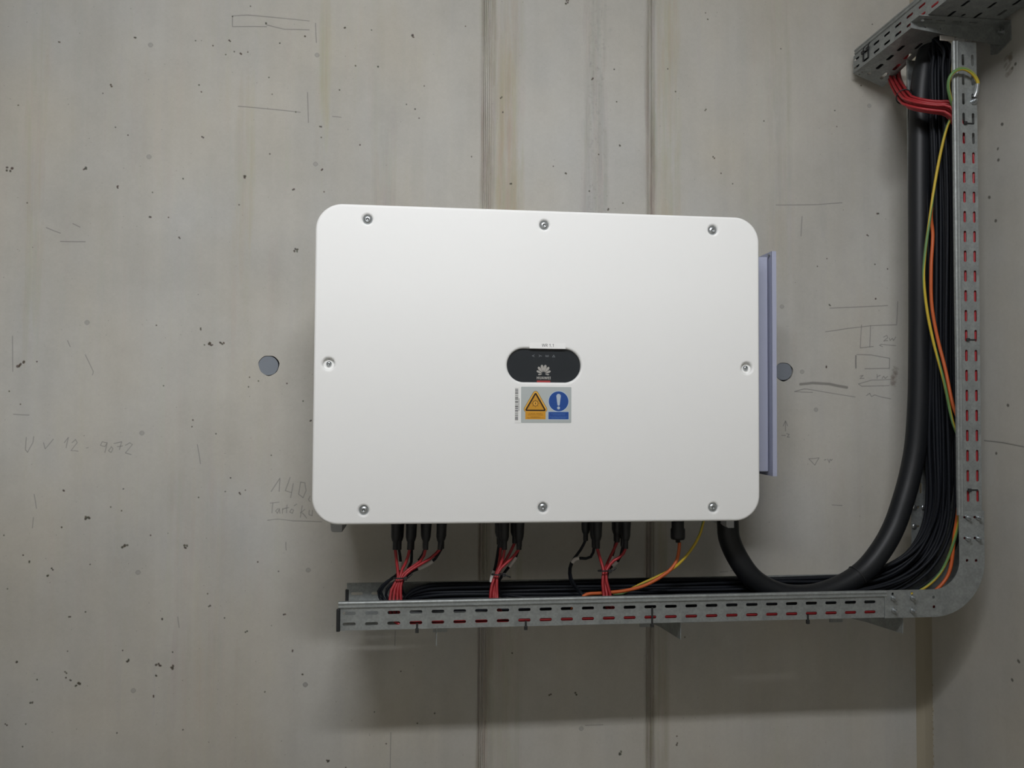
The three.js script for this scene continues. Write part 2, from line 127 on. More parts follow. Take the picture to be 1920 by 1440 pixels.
function backWallTexture() {
  const w = 2048, h = 1820, [c, ctx] = concreteBase(w, h, WX1 - WX0, WY1 - WY0, TINT);
  const X = (x) => (x - WX0) / (WX1 - WX0) * w, Y = (y) => (WY1 - y) / (WY1 - WY0) * h, S = w / (WX1 - WX0);
  // rust and formwork-oil stains: ragged vertical smears beside the joints
  const stain = (x0, x1, y0, y1, col, a, n) => {
    for (let i = 0; i < n; i++) {
      const x = X(x0 + (x1 - x0) * rnd()), yy = y0 + (y1 - y0) * rnd(), len = (0.05 + 0.3 * rnd()) * S, wd = (0.002 + 0.008 * rnd()) * S;
      ctx.fillStyle = `rgba(${col[0] + rnd() * 12 - 6},${col[1] + rnd() * 10 - 5},${col[2] + rnd() * 10 - 5},${a * (0.4 + rnd())})`;
      ctx.beginPath(); ctx.ellipse(x, Y(yy), wd, len / 2, 0, 0, 7); ctx.fill();
    }
  };
  stain(-0.078, 0.0, 0.3, 2.9, [152, 142, 118], 0.04, 420);
  stain(-0.075, -0.02, 1.9, 2.5, [158, 142, 112], 0.05, 150);
  stain(-0.122, -0.080, 0.3, 2.9, [118, 106, 90], 0.042, 420);
  stain(0.355, 0.384, 0.3, 2.9, [118, 106, 90], 0.042, 360);
  stain(0.39, 0.455, 1.5, 2.75, [162, 150, 122], 0.05, 240);
  stain(0.39, 0.42, 0.3, 1.2, [140, 128, 104], 0.04, 120);
  stain(0.17, 0.24, 1.8, 2.75, [128, 124, 118], 0.045, 130);
  stain(-0.79, -0.74, 1.9, 2.35, [168, 158, 134], 0.045, 60);
  stain(-0.575, -0.545, 2.3, 2.6, [164, 154, 126], 0.05, 45);
  stain(-0.42, -0.36, 1.8, 2.3, [150, 144, 132], 0.04, 80);
  stain(-1.33, -1.28, 1.7, 2.5, [160, 150, 128], 0.04, 80);
  stain(-0.95, -0.80, 0.7, 1.3, [165, 145, 128], 0.03, 80);
  stain(0.72, 0.80, 2.0, 2.75, [150, 145, 130], 0.035, 110);
  stain(-1.4, -0.2, 0.4, 2.8, [172, 164, 146], 0.03, 420);
  stain(0.45, 1.15, 0.4, 2.8, [165, 162, 155], 0.03, 300);
  // brownish-grey wipe beside the tray
  for (let i = 0; i < 90; i++) { const t = rnd(); ctx.fillStyle = `rgba(122,114,106,${0.06 + 0.12 * rnd()})`; ctx.beginPath(); ctx.ellipse(X(1.098 + 0.016 * rnd() + 0.012 * t), Y(1.57 + 0.05 * t + 0.012 * rnd()), 2 + 3 * rnd(), 1.5 + 3 * rnd(), 0.8, 0, 7); ctx.fill(); }
  // pencil strokes
  ctx.lineCap = 'round'; ctx.lineJoin = 'round';
  for (const [wd, pts] of STROKES) {
    ctx.strokeStyle = wd > 4 ? 'rgba(88,86,82,0.5)' : 'rgba(96,94,92,0.62)'; ctx.lineWidth = wd * 1.15;
    ctx.beginPath();
    pts.forEach(([x, y], i) => { if (!i) ctx.moveTo(X(x), Y(y)); else { const [a, b] = pts[i - 1]; ctx.quadraticCurveTo(X((a + x) / 2 + (rnd() - 0.5) * 0.002), Y((b + y) / 2 + (rnd() - 0.5) * 0.002), X(x), Y(y)); } });
    ctx.stroke();
  }
  // spacer marks: pale rings
  for (const [x, y] of RINGS) {
    ctx.fillStyle = 'rgba(128,126,121,0.38)'; ctx.beginPath(); ctx.ellipse(X(x), Y(y), 4.6, 4.4, 0, 0, 7); ctx.fill();
    ctx.strokeStyle = 'rgba(112,110,106,0.4)'; ctx.lineWidth = 1; ctx.stroke();
    ctx.fillStyle = 'rgba(160,158,152,0.5)'; ctx.beginPath(); ctx.ellipse(X(x) - 1, Y(y) - 1, 2, 2, 0, 0, 7); ctx.fill();
  }
  // air holes
  const pit = (x, y, r) => {
    const n = r > 1.8 ? 4 : r > 1.25 ? 2 : 1;
    for (let i = 0; i < n; i++) {
      ctx.fillStyle = `rgba(${58 + rnd() * 14},${54 + rnd() * 12},${46 + rnd() * 10},${0.75 + 0.2 * rnd()})`;
      ctx.beginPath(); ctx.ellipse(X(x) + (i ? (rnd() - 0.5) * 4.6 * r : 0), Y(y) + (i ? (rnd() - 0.5) * 4.6 * r : 0), 0.9 + r * 0.62 * (0.6 + rnd() * 0.7), 0.9 + r * 0.5 * (0.6 + rnd() * 0.7), rnd() * 3, 0, 7); ctx.fill();
    }
  };
  for (const [x, y, r] of SPECKS) pit(x, y, r);
  for (let i = 0; i < 1150; i++) {
    const left = rnd() < 0.62, x = left ? -1.5 + 1.35 * rnd() : -0.1 + 1.25 * rnd(), y = 0.4 + 2.4 * Math.pow(rnd(), left ? 1.5 : 1);
    ctx.fillStyle = `rgba(75,70,62,${0.2 + 0.55 * rnd()})`; const r = 0.45 + 0.55 * rnd() * rnd();
    ctx.beginPath(); ctx.ellipse(X(x), Y(y), r, r * (0.7 + 0.5 * rnd()), 0, 0, 7); ctx.fill();
  }
  // scuffs in the formwork skin near the middle panel
  for (let i = 0; i < 420; i++) { const x = 0.185 + 0.05 * rnd() * (0.5 + rnd()), y = 1.95 + 0.8 * rnd(); ctx.fillStyle = `rgba(124,122,116,${0.04 + 0.1 * rnd()})`; ctx.beginPath(); ctx.ellipse(X(x), Y(y), 0.8 + 3.5 * rnd() * rnd(), 1 + 7 * rnd() * rnd(), (rnd() - 0.5) * 0.6, 0, 7); ctx.fill(); }
  return canvasTex(c, THREE.MirroredRepeatWrapping);
}
function rightWallTexture() {                           // z 0..1.2 from left to right, y WY0..WY1
  const w = 768, h = 1536, [c, ctx] = concreteBase(w, h, 1.2, WY1 - WY0, TINT);
  const X = (z) => z / 1.2 * w, Y = (y) => (WY1 - y) / (WY1 - WY0) * h;
  ctx.strokeStyle = 'rgba(92,90,86,0.7)'; ctx.lineWidth = 1.6; ctx.beginPath();
  CRACK.forEach(([z, y], i) => (i ? ctx.lineTo(X(z), Y(y)) : ctx.moveTo(X(z), Y(y)))); ctx.stroke();
  for (const [z, y] of RSPECKS) { ctx.fillStyle = 'rgba(75,72,66,0.75)'; ctx.beginPath(); ctx.ellipse(X(z), Y(y), 2 + 1.5 * rnd(), 2.5, 0.6, 0, 7); ctx.fill(); }
  for (let i = 0; i < 10; i++) { ctx.fillStyle = 'rgba(120,112,100,0.4)'; ctx.beginPath(); ctx.ellipse(X(0.34 + 0.03 * rnd()), Y(2.36 + 0.05 * rnd()), 3 + 5 * rnd(), 2 + 3 * rnd(), -0.6, 0, 7); ctx.fill(); }
  return canvasTex(c, THREE.MirroredRepeatWrapping);
}
const plainTex = canvasTex(concreteBase(512, 512, 2.4, 2.4, TINT)[0], THREE.MirroredRepeatWrapping);
const M = {
  wall: new THREE.MeshStandardMaterial({ map: backWallTexture(), roughness: 0.72 }),
  wallRight: new THREE.MeshStandardMaterial({ map: rightWallTexture(), roughness: 0.72 }),
  plain: new THREE.MeshStandardMaterial({ map: plainTex, roughness: 0.8 }),
  mortar: new THREE.MeshStandardMaterial({ color: 0x9c9482, roughness: 0.9 }),
  plug: new THREE.MeshStandardMaterial({ color: 0x7d838b, roughness: 0.75 }),
  paint: new THREE.MeshStandardMaterial({ color: 0xd8d8d4, roughness: 0.8 }),
  white: new THREE.MeshPhysicalMaterial({ color: 0xefefed, roughness: 0.5, specularIntensity: 0.6 }),
  chassis: new THREE.MeshStandardMaterial({ color: 0xa9abad, roughness: 0.55 }),
  shroud: new THREE.MeshStandardMaterial({ color: 0xa6aabf, roughness: 0.5 }),
  steel: new THREE.MeshStandardMaterial({ color: 0xb4b8ba, roughness: 0.32, metalness: 0.9 }),
  black: new THREE.MeshStandardMaterial({ color: 0x17191c, roughness: 0.5 }),
  blackCable: new THREE.MeshPhysicalMaterial({ color: 0x181b21, roughness: 0.55, specularIntensity: 0.45 }),
  conduit: new THREE.MeshPhysicalMaterial({ color: 0x1a1c1f, roughness: 0.48, specularIntensity: 0.75 }),
  red: new THREE.MeshStandardMaterial({ color: 0x9b2228, roughness: 0.5 }),
  orange: new THREE.MeshStandardMaterial({ color: 0xc25c2a, roughness: 0.5 }),
  tagWhite: new THREE.MeshStandardMaterial({ color: 0xd9d5d0, roughness: 0.6 }),
  tie: new THREE.MeshStandardMaterial({ color: 0x202122, roughness: 0.6 }),
  lampBody: new THREE.MeshStandardMaterial({ color: 0x3a3a3a, roughness: 0.7 }),
  lampGlow: new THREE.MeshStandardMaterial({ color: 0xffffff, emissive: 0xfffaf0, emissiveIntensity: 3 }),
};
{ // galvanised sheet: faint spangle
  const [c] = (() => { const c = canvas(256, 256), x = c.getContext('2d'), im = x.createImageData(256, 256); for (let j = 0; j < 256; j++) for (let i = 0; i < 256; i++) { const k = (j * 256 + i) * 4, v = 146 + vn(i / 5, j / 5) * 16 + vn(i / 21, j / 21 + 9) * 14; im.data[k] = v - 2; im.data[k + 1] = v + 2; im.data[k + 2] = v + 1; im.data[k + 3] = 255; } x.putImageData(im, 0, 0); return [c]; })();
  const t = canvasTex(c, THREE.RepeatWrapping); t.repeat.set(5, 5);
  M.galv = new THREE.MeshStandardMaterial({ map: t, metalness: 0.5, roughness: 0.5 });
}
{ // green and yellow earth sheath: two helical stripes along the wire
  const c = canvas(64, 8), x = c.getContext('2d'); x.fillStyle = '#5b7f4a'; x.fillRect(0, 0, 64, 8); x.fillStyle = '#c0a52f'; x.fillRect(0, 3, 64, 5);
  const t = canvasTex(c, THREE.RepeatWrapping); M.earth = new THREE.MeshStandardMaterial({ map: t, roughness: 0.5 });
}

// ---------------------------------------------------------------- the room
{
  const wall = struct('wall_back', 'pale cast concrete wall with vertical formwork joints');
  const panel = (x0, x1, holes) => {
    const s = poly([[x0, 0], [x1, 0], [x1, CY], [x0, CY]]);
    for (const [hx, hy, r] of holes) { const p = new THREE.Path(); for (let i = 0; i < 28; i++) { const a = -i / 28 * 2 * Math.PI, q = r * (1 + 0.035 * Math.sin(a * 3 + hx * 9) + 0.02 * Math.sin(a * 7)); const X = hx + q * Math.cos(a), Y = hy + q * Math.sin(a); i ? p.lineTo(X, Y) : p.moveTo(X, Y); } p.closePath(); s.holes.push(p); }
    const g = planarUV(plate(s, 0.2).translate(0, 0, -0.2), WX0, WX1, WY0, WY1);
    part('panel', g, M.wall, wall);
  };
  panel(LX, -0.1205, [[-0.6945, 1.6139, 0.0275]]);
  panel(-0.079, 0.357, []);
  panel(0.382, RX, [[0.7696, 1.6132, 0.0275]]);
  // ribbed joints: shallow grooves and ridges left by the formwork strips
  const joint = (x0, x1, prof) => {
    const s = new THREE.Shape(); s.moveTo(x0, -0.2); s.lineTo(x0, prof[0][1]);
    for (const [x, z] of prof) s.lineTo(x, z); s.lineTo(x1, -0.2); s.closePath();
    const g = new THREE.ExtrudeGeometry(s, { depth: CY, bevelEnabled: false }).applyMatrix4(new THREE.Matrix4().makeBasis(V(1, 0, 0), V(0, 0, 1), V(0, -1, 0))).translate(0, CY, 0);
    part('joint_strip', planarUV(g, WX0, WX1, WY0, WY1), M.wall, wall, 'ribbed vertical joint stained brown');
  };
  joint(-0.1205, -0.079, [[-0.1205, -0.0045], [-0.116, -0.005], [-0.114, 0.0005], [-0.111, 0.001], [-0.1085, -0.0035], [-0.106, -0.0035], [-0.1035, 0.001], [-0.100, 0.0005], [-0.098, -0.0022], [-0.095, -0.002], [-0.092, 0], [-0.079, 0]]);
  joint(0.357, 0.382, [[0.357, 0], [0.3585, -0.003], [0.3605, -0.003], [0.3625, 0.001], [0.3645, 0.001], [0.3665, -0.0045], [0.3705, -0.0045], [0.3725, 0.001], [0.3745, 0.001], [0.3765, -0.003], [0.3785, -0.0025], [0.381, 0], [0.382, 0]]);
  for (const [x, y, lab] of [[-0.6965, 1.6132, 'grey plug in the formwork tie hole left of the inverter'], [0.7686, 1.615, 'grey plug in the formwork tie hole right of the inverter']]) {
    const g = new THREE.CylinderGeometry(0.0262, 0.0265, 0.04, 36).rotateX(Math.PI / 2).translate(x, y, -0.0225);
    part('tie_hole_plug', g, M.plug, wall, lab);
  }
}
{
  const w = struct('wall_right', 'concrete side wall behind the cable tray');
  const s = poly([[0, 0], [FZ, 0], [FZ, CY], [0, CY]]);
  const g = plate(s, 0.2).applyMatrix4(new THREE.Matrix4().makeBasis(V(0, 0, 1), V(0, 1, 0), V(-1, 0, 0))).translate(RX + 0.2, 0, 0);
  part('panel', planarUV(g, 0, 1.2, WY0, WY1, 'z', 'y'), M.wallRight, w);
  // mortar fillet in the corner, with crumbly lumps along its edge
  const f = new THREE.Shape(); f.moveTo(RX, 0); f.lineTo(RX - 0.0285, 0); f.quadraticCurveTo(RX - 0.016, 0.006, RX - 0.009, 0.012); f.quadraticCurveTo(RX - 0.004, 0.02, RX, 0.034); f.closePath();
  const fg = new THREE.ExtrudeGeometry(f, { depth: CY, bevelEnabled: false, curveSegments: 6 }).applyMatrix4(new THREE.Matrix4().makeBasis(V(1, 0, 0), V(0, 0, 1), V(0, -1, 0))).translate(0, CY, 0);
  const lumps = []; for (let i = 0; i < 26; i++) lumps.push(new THREE.IcosahedronGeometry(0.0016 + 0.002 * rnd(), 0).scale(0.7, 1.3, 1).translate(RX - 0.0006, 0.4 + 0.31 * rnd(), 0.033 + 0.004 * rnd()));
  part('corner_joint', merge([fg, ...lumps]), M.mortar, w, 'brownish mortar joint in the corner');
}
const slab = (name, label, a) => { const w = struct(name, label); const g = box(...a); planarUV(g, 0, 2.4, 0, 2.4, name === 'wall_left' ? 'z' : 'x', name === 'floor' || name === 'ceiling' ? 'z' : 'y'); part('surface', g, name === 'ceiling' ? M.paint : M.plain, w); };
slab('wall_left', 'bare concrete side wall', [LX - 0.2, LX, 0, CY, 0, FZ]);
slab('wall_front', 'bare concrete wall behind the viewer', [LX - 0.2, RX + 0.2, 0, CY, FZ, FZ + 0.2]);
slab('floor', 'grey concrete floor', [LX - 0.2, RX + 0.2, -0.2, 0, -0.2, FZ + 0.2]);
slab('ceiling', 'light painted concrete ceiling', [LX - 0.2, RX + 0.2, CY, CY + 0.2, -0.2, FZ + 0.2]);
for (const L of LAMPS) {
  const t = thing('ceiling_light', L.label, 'lamp', null, [L.x, L.y, L.z]);
  const ang = Math.atan2(L.z - L.aim[1], L.y - L.aim[0]); t.rotation.x = ang;   // local -y looks at the aim
  const hw = L.w / 2, hd = L.d / 2, k = L.skirt;
  part('housing', merge([box(-hw - 0.006, hw + 0.006, 0.004, 0.05, -hd - 0.006, hd + 0.006), box(-hw - 0.006, hw + 0.006, -k, 0.004, -hd - 0.006, -hd), box(-hw - 0.006, hw + 0.006, -k, 0.004, hd, hd + 0.006), box(-hw - 0.006, -hw, -k, 0.004, -hd, hd), box(hw, hw + 0.006, -k, 0.004, -hd, hd)]), M.lampBody, t);
  part('diffuser', box(-hw, hw, -0.002, 0.004, -hd, hd), M.lampGlow, t, 'glowing white diffuser');
  for (const s of [-1, 1]) { const r = new THREE.CylinderGeometry(0.006, 0.006, CY - L.y, 8).translate(0, (CY - L.y) / 2, 0).rotateX(-ang).translate(s * hw * 0.7, 0.04, 0); part('hanger_rod', r, M.lampBody, t); }
  const li = new THREE.RectAreaLight(LIGHT_COLOR, L.power, L.w, L.d); li.name = 'lamp_light'; li.position.set(0, -0.006, 0); li.rotation.x = -Math.PI / 2; t.add(li);
}

// ---------------------------------------------------------------- the inverter
const INV_Y = 1.6, INV_W = 1.035, INV_H = 0.719, INV_Z = 0.40;
const inverter = thing('inverter', 'large white wall mounted solar inverter with rounded corners', 'inverter');
{
  const bv = 0.006, g = [];
  const s = rrect(INV_W - 2 * bv, INV_H - 2 * bv, 0.054, 0, INV_Y);
  const big = [[-0.403, 1.9258], [0, 1.9255], [0.4035, 1.9265], [-0.4035, 1.2722], [0, 1.2752], [0.4035, 1.2722]];
  const small = [[-0.4848, 1.5985], [0.4858, 1.6005]];
  for (const [x, y] of big) s.holes.push(hole(x, y, 0.0165));
  for (const [x, y] of small) s.holes.push(hole(x, y, 0.0185));
  s.holes.push(rrect(0.171 + 2 * bv, 0.0772 + 2 * bv, 0.0386 + bv - 1e-4, 0.0012, 1.6004, THREE.Path));
  g.push(new THREE.ExtrudeGeometry(s, { depth: 0.024, bevelEnabled: true, bevelSize: bv, bevelThickness: bv, bevelSegments: 5, curveSegments: 24 }).translate(0, 0, INV_Z - bv - 0.024));
  for (const [x, y] of big) g.push(new THREE.CircleGeometry(0.02, 24).translate(x, y, 0.3925));
  for (const [x, y] of small) g.push(new THREE.CircleGeometry(0.02, 24).translate(x, y, 0.3905));
  part('front_cover', merge(g), M.white, inverter, 'white powder coated front cover');
  // screws: domed heads with a hex socket
  const dome = (r, h) => { const p = []; p.push([0.0001, h - 0.0028]); p.push([r * 0.26, h - 0.0026]); p.push([r * 0.28, h]); for (let i = 1; i <= 8; i++) { const a = i / 8 * Math.PI / 2; p.push([r * (0.28 + 0.72 * Math.sin(a)), h * Math.cos(a) * 0.85 + 0.15 * h * (1 - i / 8)]); } p.push([r, -0.003]); return new THREE.LatheGeometry(p.map(([a, b]) => new THREE.Vector2(a, b)), 28).rotateX(Math.PI / 2); };
  const gb = dome(0.0108, 0.0062), gw = new THREE.TorusGeometry(0.0105, 0.0012, 6, 28), gs = dome(0.0062, 0.005);
  for (const [x, y] of big) { const m = part('cover_screw', gb, M.steel, inverter); m.position.set(x, y, 0.3932); part('washer', gw, M.steel, m); }
  for (const [x, y] of small) part('cover_screw', gs, M.steel, inverter).position.set(x, y, 0.391);
  // chassis behind the cover
  part('chassis', box(-0.497, 0.497, 1.262, 1.942, 0.04, 0.371, 0.012), M.chassis, inverter, 'grey die cast chassis');
  part('mounting_plate', box(-0.36, 0.36, 1.38, 1.82, 0.0, 0.042), M.galv, inverter);
  // feet below the chassis
  const foot = (x0, x1) => plate(poly([[x0, 1.27], [x0, 1.2135], [x0 + 0.005, 1.2087], [x1, 1.2087], [x1, 1.27]]), 0.11).translate(0, 0, 0.19);
  part('foot', foot(-0.487, -0.4612), M.chassis, inverter); part('foot', foot(0.4745, 0.494), M.chassis, inverter);
  // display: recessed glossy black window with printed symbols
  const dw = 0.176, dh = 0.082, dc = canvas(1056, 492), x = dc.getContext('2d');
  x.fillStyle = '#262a2e'; x.fillRect(0, 0, 1056, 492);
  const sx = 1056 / dw / 1000, C = (mm, mn) => [528 + mm * sx, 246 - mn * sx];   // mm from the middle, up positive
  const petal = (ang, r0, r1, wdt) => {
    const [cx, cy] = C(-0.1, -19.4); x.save(); x.translate(cx, cy); x.rotate(ang); x.beginPath();
    x.moveTo(0, -r0 * sx); x.bezierCurveTo(-wdt * 0.9 * sx, -(r0 + (r1 - r0) * 0.45) * sx, -wdt * 1.15 * sx, -r1 * 0.98 * sx, 0, -r1 * sx);
    x.bezierCurveTo(wdt * 1.15 * sx, -r1 * 0.98 * sx, wdt * 0.9 * sx, -(r0 + (r1 - r0) * 0.45) * sx, 0, -r0 * sx); x.fill(); x.restore();
  };
  x.fillStyle = '#a9a6a0';
  for (const sgn of [-1, 1]) { petal(sgn * 0.21, 4.4, 21.9, 4.1); petal(sgn * 0.66, 4.4, 20.8, 3.85); petal(sgn * 1.14, 4.1, 17.8, 3.2); petal(sgn * 1.66, 3.2, 12.8, 2.0); }
  x.font = 'bold 50px sans-serif'; x.textAlign = 'center'; x.textBaseline = 'alphabetic'; x.fillStyle = '#b3b0aa';
  { const [cx, cy] = C(0, -31.2); x.save(); x.translate(cx, cy); x.scale(33.4 * sx / x.measureText('HUAWEI').width, 1); x.fillText('HUAWEI', 0, 0); x.restore(); }
  x.fillStyle = '#a03c3c'; { const [a, b] = C(-15.8, -34.2); x.fillRect(a, b, 31.4 * sx, 4.6 * sx); }
  x.strokeStyle = x.fillStyle = '#8d9195'; x.lineWidth = 4; x.lineCap = 'round';
  const line = (...p) => { x.beginPath(); p.forEach((q, i) => { const [a, b] = C(...q); i ? x.lineTo(a, b) : x.moveTo(a, b); }); x.stroke(); };
  const iy = 22.6;
  line([-27, iy + 0.6], [-24.6, iy + 0.6]); line([-27, iy - 0.6], [-24.6, iy - 0.6]); line([-21.6, iy + 2.6], [-23.6, iy + 1.6], [-23.6, iy - 1.6], [-21.6, iy - 2.6]);
  line([-11.4, iy + 2.4], [-9.6, iy + 1.4], [-9.6, iy - 1.4], [-11.4, iy - 2.4]); line([-9.6, iy], [-8, iy], [-7.2, iy + 1], [-5.6, iy - 0.8], [-4.6, iy]);
  line([5, iy + 2.2], [4.2, iy], [5, iy - 2.0]); line([10.4, iy + 2.2], [11.2, iy], [10.4, iy - 2.0]); line([6.4, iy + 1.2], [6, iy], [6.4, iy - 1.2]); line([9, iy + 1.2], [9.4, iy], [9, iy - 1.2]); line([7.7, iy + 0.8], [7.7, iy - 2.6]);
  line([23.2, iy + 2.6], [26.2, iy - 2.4], [20.2, iy - 2.4], [23.2, iy + 2.6]); line([23.2, iy + 0.8], [23.2, iy - 0.6]);
  x.fillStyle = '#343a3f'; for (const mm of [-23.4, -7.6, 7.8, 23]) { const [a, b] = C(mm, iy - 9); x.beginPath(); x.arc(a, b, 6, 0, 7); x.fill(); }
  const dg = plate(rrect(dw, dh, 0.0409, 0.0012, 1.6004), 0.003, 24).translate(0, 0, 0.3895); planarUV(dg, 0.0012 - dw / 2, 0.0012 + dw / 2, 1.6004 - dh / 2, 1.6004 + dh / 2);
  part('display', dg, new THREE.MeshStandardMaterial({ map: canvasTex(dc), roughness: 0.3 }), inverter, 'black oval display with grey petal logo and lettering');
  // name tape above the display
  const nc = canvas(512, 80), n = nc.getContext('2d'); n.fillStyle = '#f4f4f2'; n.fillRect(0, 0, 512, 80); n.fillStyle = '#2a2a2c'; n.font = '58px sans-serif'; n.textAlign = 'center'; n.fillText('WR 1.1', 264, 56);
  const flat = (shape, z, x0, x1, y0, y1, c, name, label, rough = 0.45) => part(name, planarUV(plate(shape, 0.0004).translate(0, 0, z), x0, x1, y0, y1), new THREE.MeshStandardMaterial({ map: canvasTex(c), roughness: rough }), inverter, label);
  flat(rrect(0.0835, 0.0132, 0.0006, 0.0088, 1.6462), INV_Z + 0.0001, 0.0088 - 0.04175, 0.0088 + 0.04175, 1.6396, 1.6528, nc, 'name_tape', 'white tape printed WR 1.1');
  // warning label
  const lw = 0.1167, lh = 0.0824, lx = 0.0064, ly = 1.5102, lc = canvas(1167, 824), q = lc.getContext('2d');
  q.fillStyle = '#b4bab9'; q.fillRect(0, 0, 1167, 824);
  const tri = (cx, cy, R, r, fill, stroke, lwid) => { q.beginPath(); const pts = [0, 1, 2].map((i) => [cx + R * Math.cos(-Math.PI / 2 + i * 2.0944), cy + R * Math.sin(-Math.PI / 2 + i * 2.0944)]); const mid = (a, b) => [(a[0] + b[0]) / 2, (a[1] + b[1]) / 2]; const m0 = mid(pts[2], pts[0]); q.moveTo(...m0); for (let i = 0; i < 3; i++) { const e = mid(pts[i], pts[(i + 1) % 3]); q.arcTo(...pts[i], ...e, r); q.lineTo(...e); } q.closePath(); if (fill) { q.fillStyle = fill; q.fill(); } if (stroke) { q.strokeStyle = stroke; q.lineWidth = lwid; q.stroke(); } };
  tri(336, 398, 360, 62, '#e0aa45', '#4a3410', 8); tri(336, 410, 262, 12, null, '#2c1608', 34); tri(336, 412, 226, 2, '#c8912a', null, 0);
  q.strokeStyle = '#4d2a08'; q.lineWidth = 12; q.beginPath(); q.arc(333, 382, 60, 0, 7); q.fillStyle = '#d8a23f'; q.fill(); q.stroke();
  q.lineWidth = 7; for (let i = 0; i < 8; i++) { const a = i * Math.PI / 4; q.beginPath(); q.moveTo(333 + 72 * Math.cos(a), 382 + 72 * Math.sin(a)); q.lineTo(333 + 96 * Math.cos(a), 382 + 96 * Math.sin(a)); q.stroke(); }
  q.fillStyle = '#3a1c06'; q.beginPath(); q.moveTo(340, 338); q.lineTo(318, 392); q.lineTo(334, 390); q.lineTo(326, 428); q.lineTo(352, 372); q.lineTo(336, 374); q.closePath(); q.fill();
  q.fillStyle = '#cf9429'; q.fillRect(100, 572, 470, 172);
  q.fillStyle = '#b6cbe0'; q.beginPath(); q.arc(870, 330, 238, 0, 7); q.fill(); q.fillRect(628, 562, 484, 188);
  q.fillStyle = '#1f4a93'; q.beginPath(); q.arc(870, 330, 228, 0, 7); q.fill(); q.fillRect(636, 572, 468, 170);
  q.fillStyle = '#b4c0cc'; q.beginPath(); q.moveTo(818, 212); q.bezierCurveTo(818, 140, 922, 140, 922, 212); q.lineTo(896, 412); q.bezierCurveTo(890, 436, 850, 436, 844, 412); q.closePath(); q.fill(); q.beginPath(); q.arc(870, 482, 34, 0, 7); q.fill();
  const rows = (cx, col, list) => { q.fillStyle = col; for (const [y, w] of list) for (let a = cx - w / 2; a < cx + w / 2;) { const l = 7 + rnd() * 12; q.fillRect(a, y, l, 13); a += l + 3 + (rnd() < 0.15 ? 9 : 0); } };
  rows(335, '#8a5c14', [[606, 310], [638, 350], [684, 220], [708, 380]]); rows(870, '#4d70ae', [[606, 340], [634, 260], [680, 400], [706, 330]]);
  flat(rrect(lw, lh, 0.002, lx, ly), INV_Z + 0.0001, lx - lw / 2, lx + lw / 2, ly - lh / 2, ly + lh / 2, lc, 'warning_label', 'silver label with yellow warning triangle and blue mandatory sign', 0.4);
  // barcode strip
  const bc = canvas(128, 820), b = bc.getContext('2d'); b.fillStyle = '#e9e9e6'; b.fillRect(0, 0, 128, 820); b.fillStyle = '#1c1c1e';
  for (let y = 34; y < 752;) { const t = 4 + Math.floor(rnd() * 3) * 6; b.fillRect(6, y, 72, t); y += t + 5 + Math.floor(rnd() * 3) * 5; }
  b.fillStyle = '#46464a'; for (let y = 260; y < 540; y += 15) b.fillRect(88, y, 16, 10);
  flat(rrect(0.0128, 0.082, 0.0004, -0.0598, 1.5092), INV_Z + 0.0001, -0.0662, -0.0534, 1.4682, 1.5502, bc, 'barcode_label', 'narrow white barcode strip');
  // fan module and its bent sheet shroud on the right side
  part('fan_module', box(0.495, 0.5905, 1.346, 1.8895, 0.05, 0.286, 0.003), M.shroud, inverter, 'grey fan module on the side');
  const sh = [box(0.5945, 0.5965, 1.336, 1.902, 0.05, 0.3), box(0.5945, 0.606, 1.336, 1.902, 0.2985, 0.3005), box(0.604, 0.606, 1.336, 1.902, 0.27, 0.3), box(0.588, 0.5965, 1.40, 1.84, 0.05, 0.06)];
  const shroud = part('side_shroud', merge(sh), M.shroud, inverter, 'bluish grey bent sheet shroud');
  part('shroud_screw', new THREE.CylinderGeometry(0.003, 0.003, 0.006, 12).rotateZ(Math.PI / 2).translate(0.5925, 1.894, 0.29), M.steel, shroud);
}

// ---------------------------------------------------------------- cable trays
const T = 0.0015, TH = 0.0655, TZ0 = 0.172, TZ1 = 0.359, TW = TZ1 - TZ0, BASE_Y = 0.9962, BASE_X = 1.1118;
// lip profile: (out, up) from the rail face
const LIP = [[-T, 0], [0, 0], [0.003, 0.0012], [0.0036, 0.003], [0.0036, 0.0042], [0.0022, 0.0054], [0.0022, 0.0088], [0.0036, 0.0098], [0.0038, 0.0124], [0.0026, 0.0148], [0, 0.0158], [-0.004, 0.0158], [-0.0045, 0.012], [-0.0036, 0.012], [-0.003, 0.0146], [-T, 0.0138]];
function railGeometry(L, side, slots, rows, y0 = 0) {   // side +1: face looks to +z (front rail)
  const h = TH - 0.0158, s = poly([[0, y0], [L, y0], [L, h], [0, h]]);
  for (const r of rows) for (const x of slots) if (x > 0.02 && x < L - 0.018) s.holes.push(slot(x, r, 0.029, 0.0074));
  const web = plate(s, T, 5).translate(0, 0, side > 0 ? TW - T : 0);
  const lip = sweepX(poly(LIP.map(([o, u]) => [side > 0 ? TW + o : -o, h + u])), L);
  return merge([web, lip]);
}
function baseGeometry(L, slots) {
  const s = poly([[0, T], [L, T], [L, TW - T], [0, TW - T]]);
  for (const x of slots) for (const z of [0.094]) if (x > 0.03 && x < L - 0.03) s.holes.push(slot(x, z, 0.026, 0.0075));
  return plate(s, T, 4).rotateX(Math.PI / 2).translate(0, T, 0);
}
const TRAY_X0 = -0.4605, TRAY_X1 = 0.856;
const tray = thing('horizontal_cable_tray', 'galvanised slotted cable tray running horizontally below the inverter', 'cable tray', null, [TRAY_X0, BASE_Y, TZ0]);
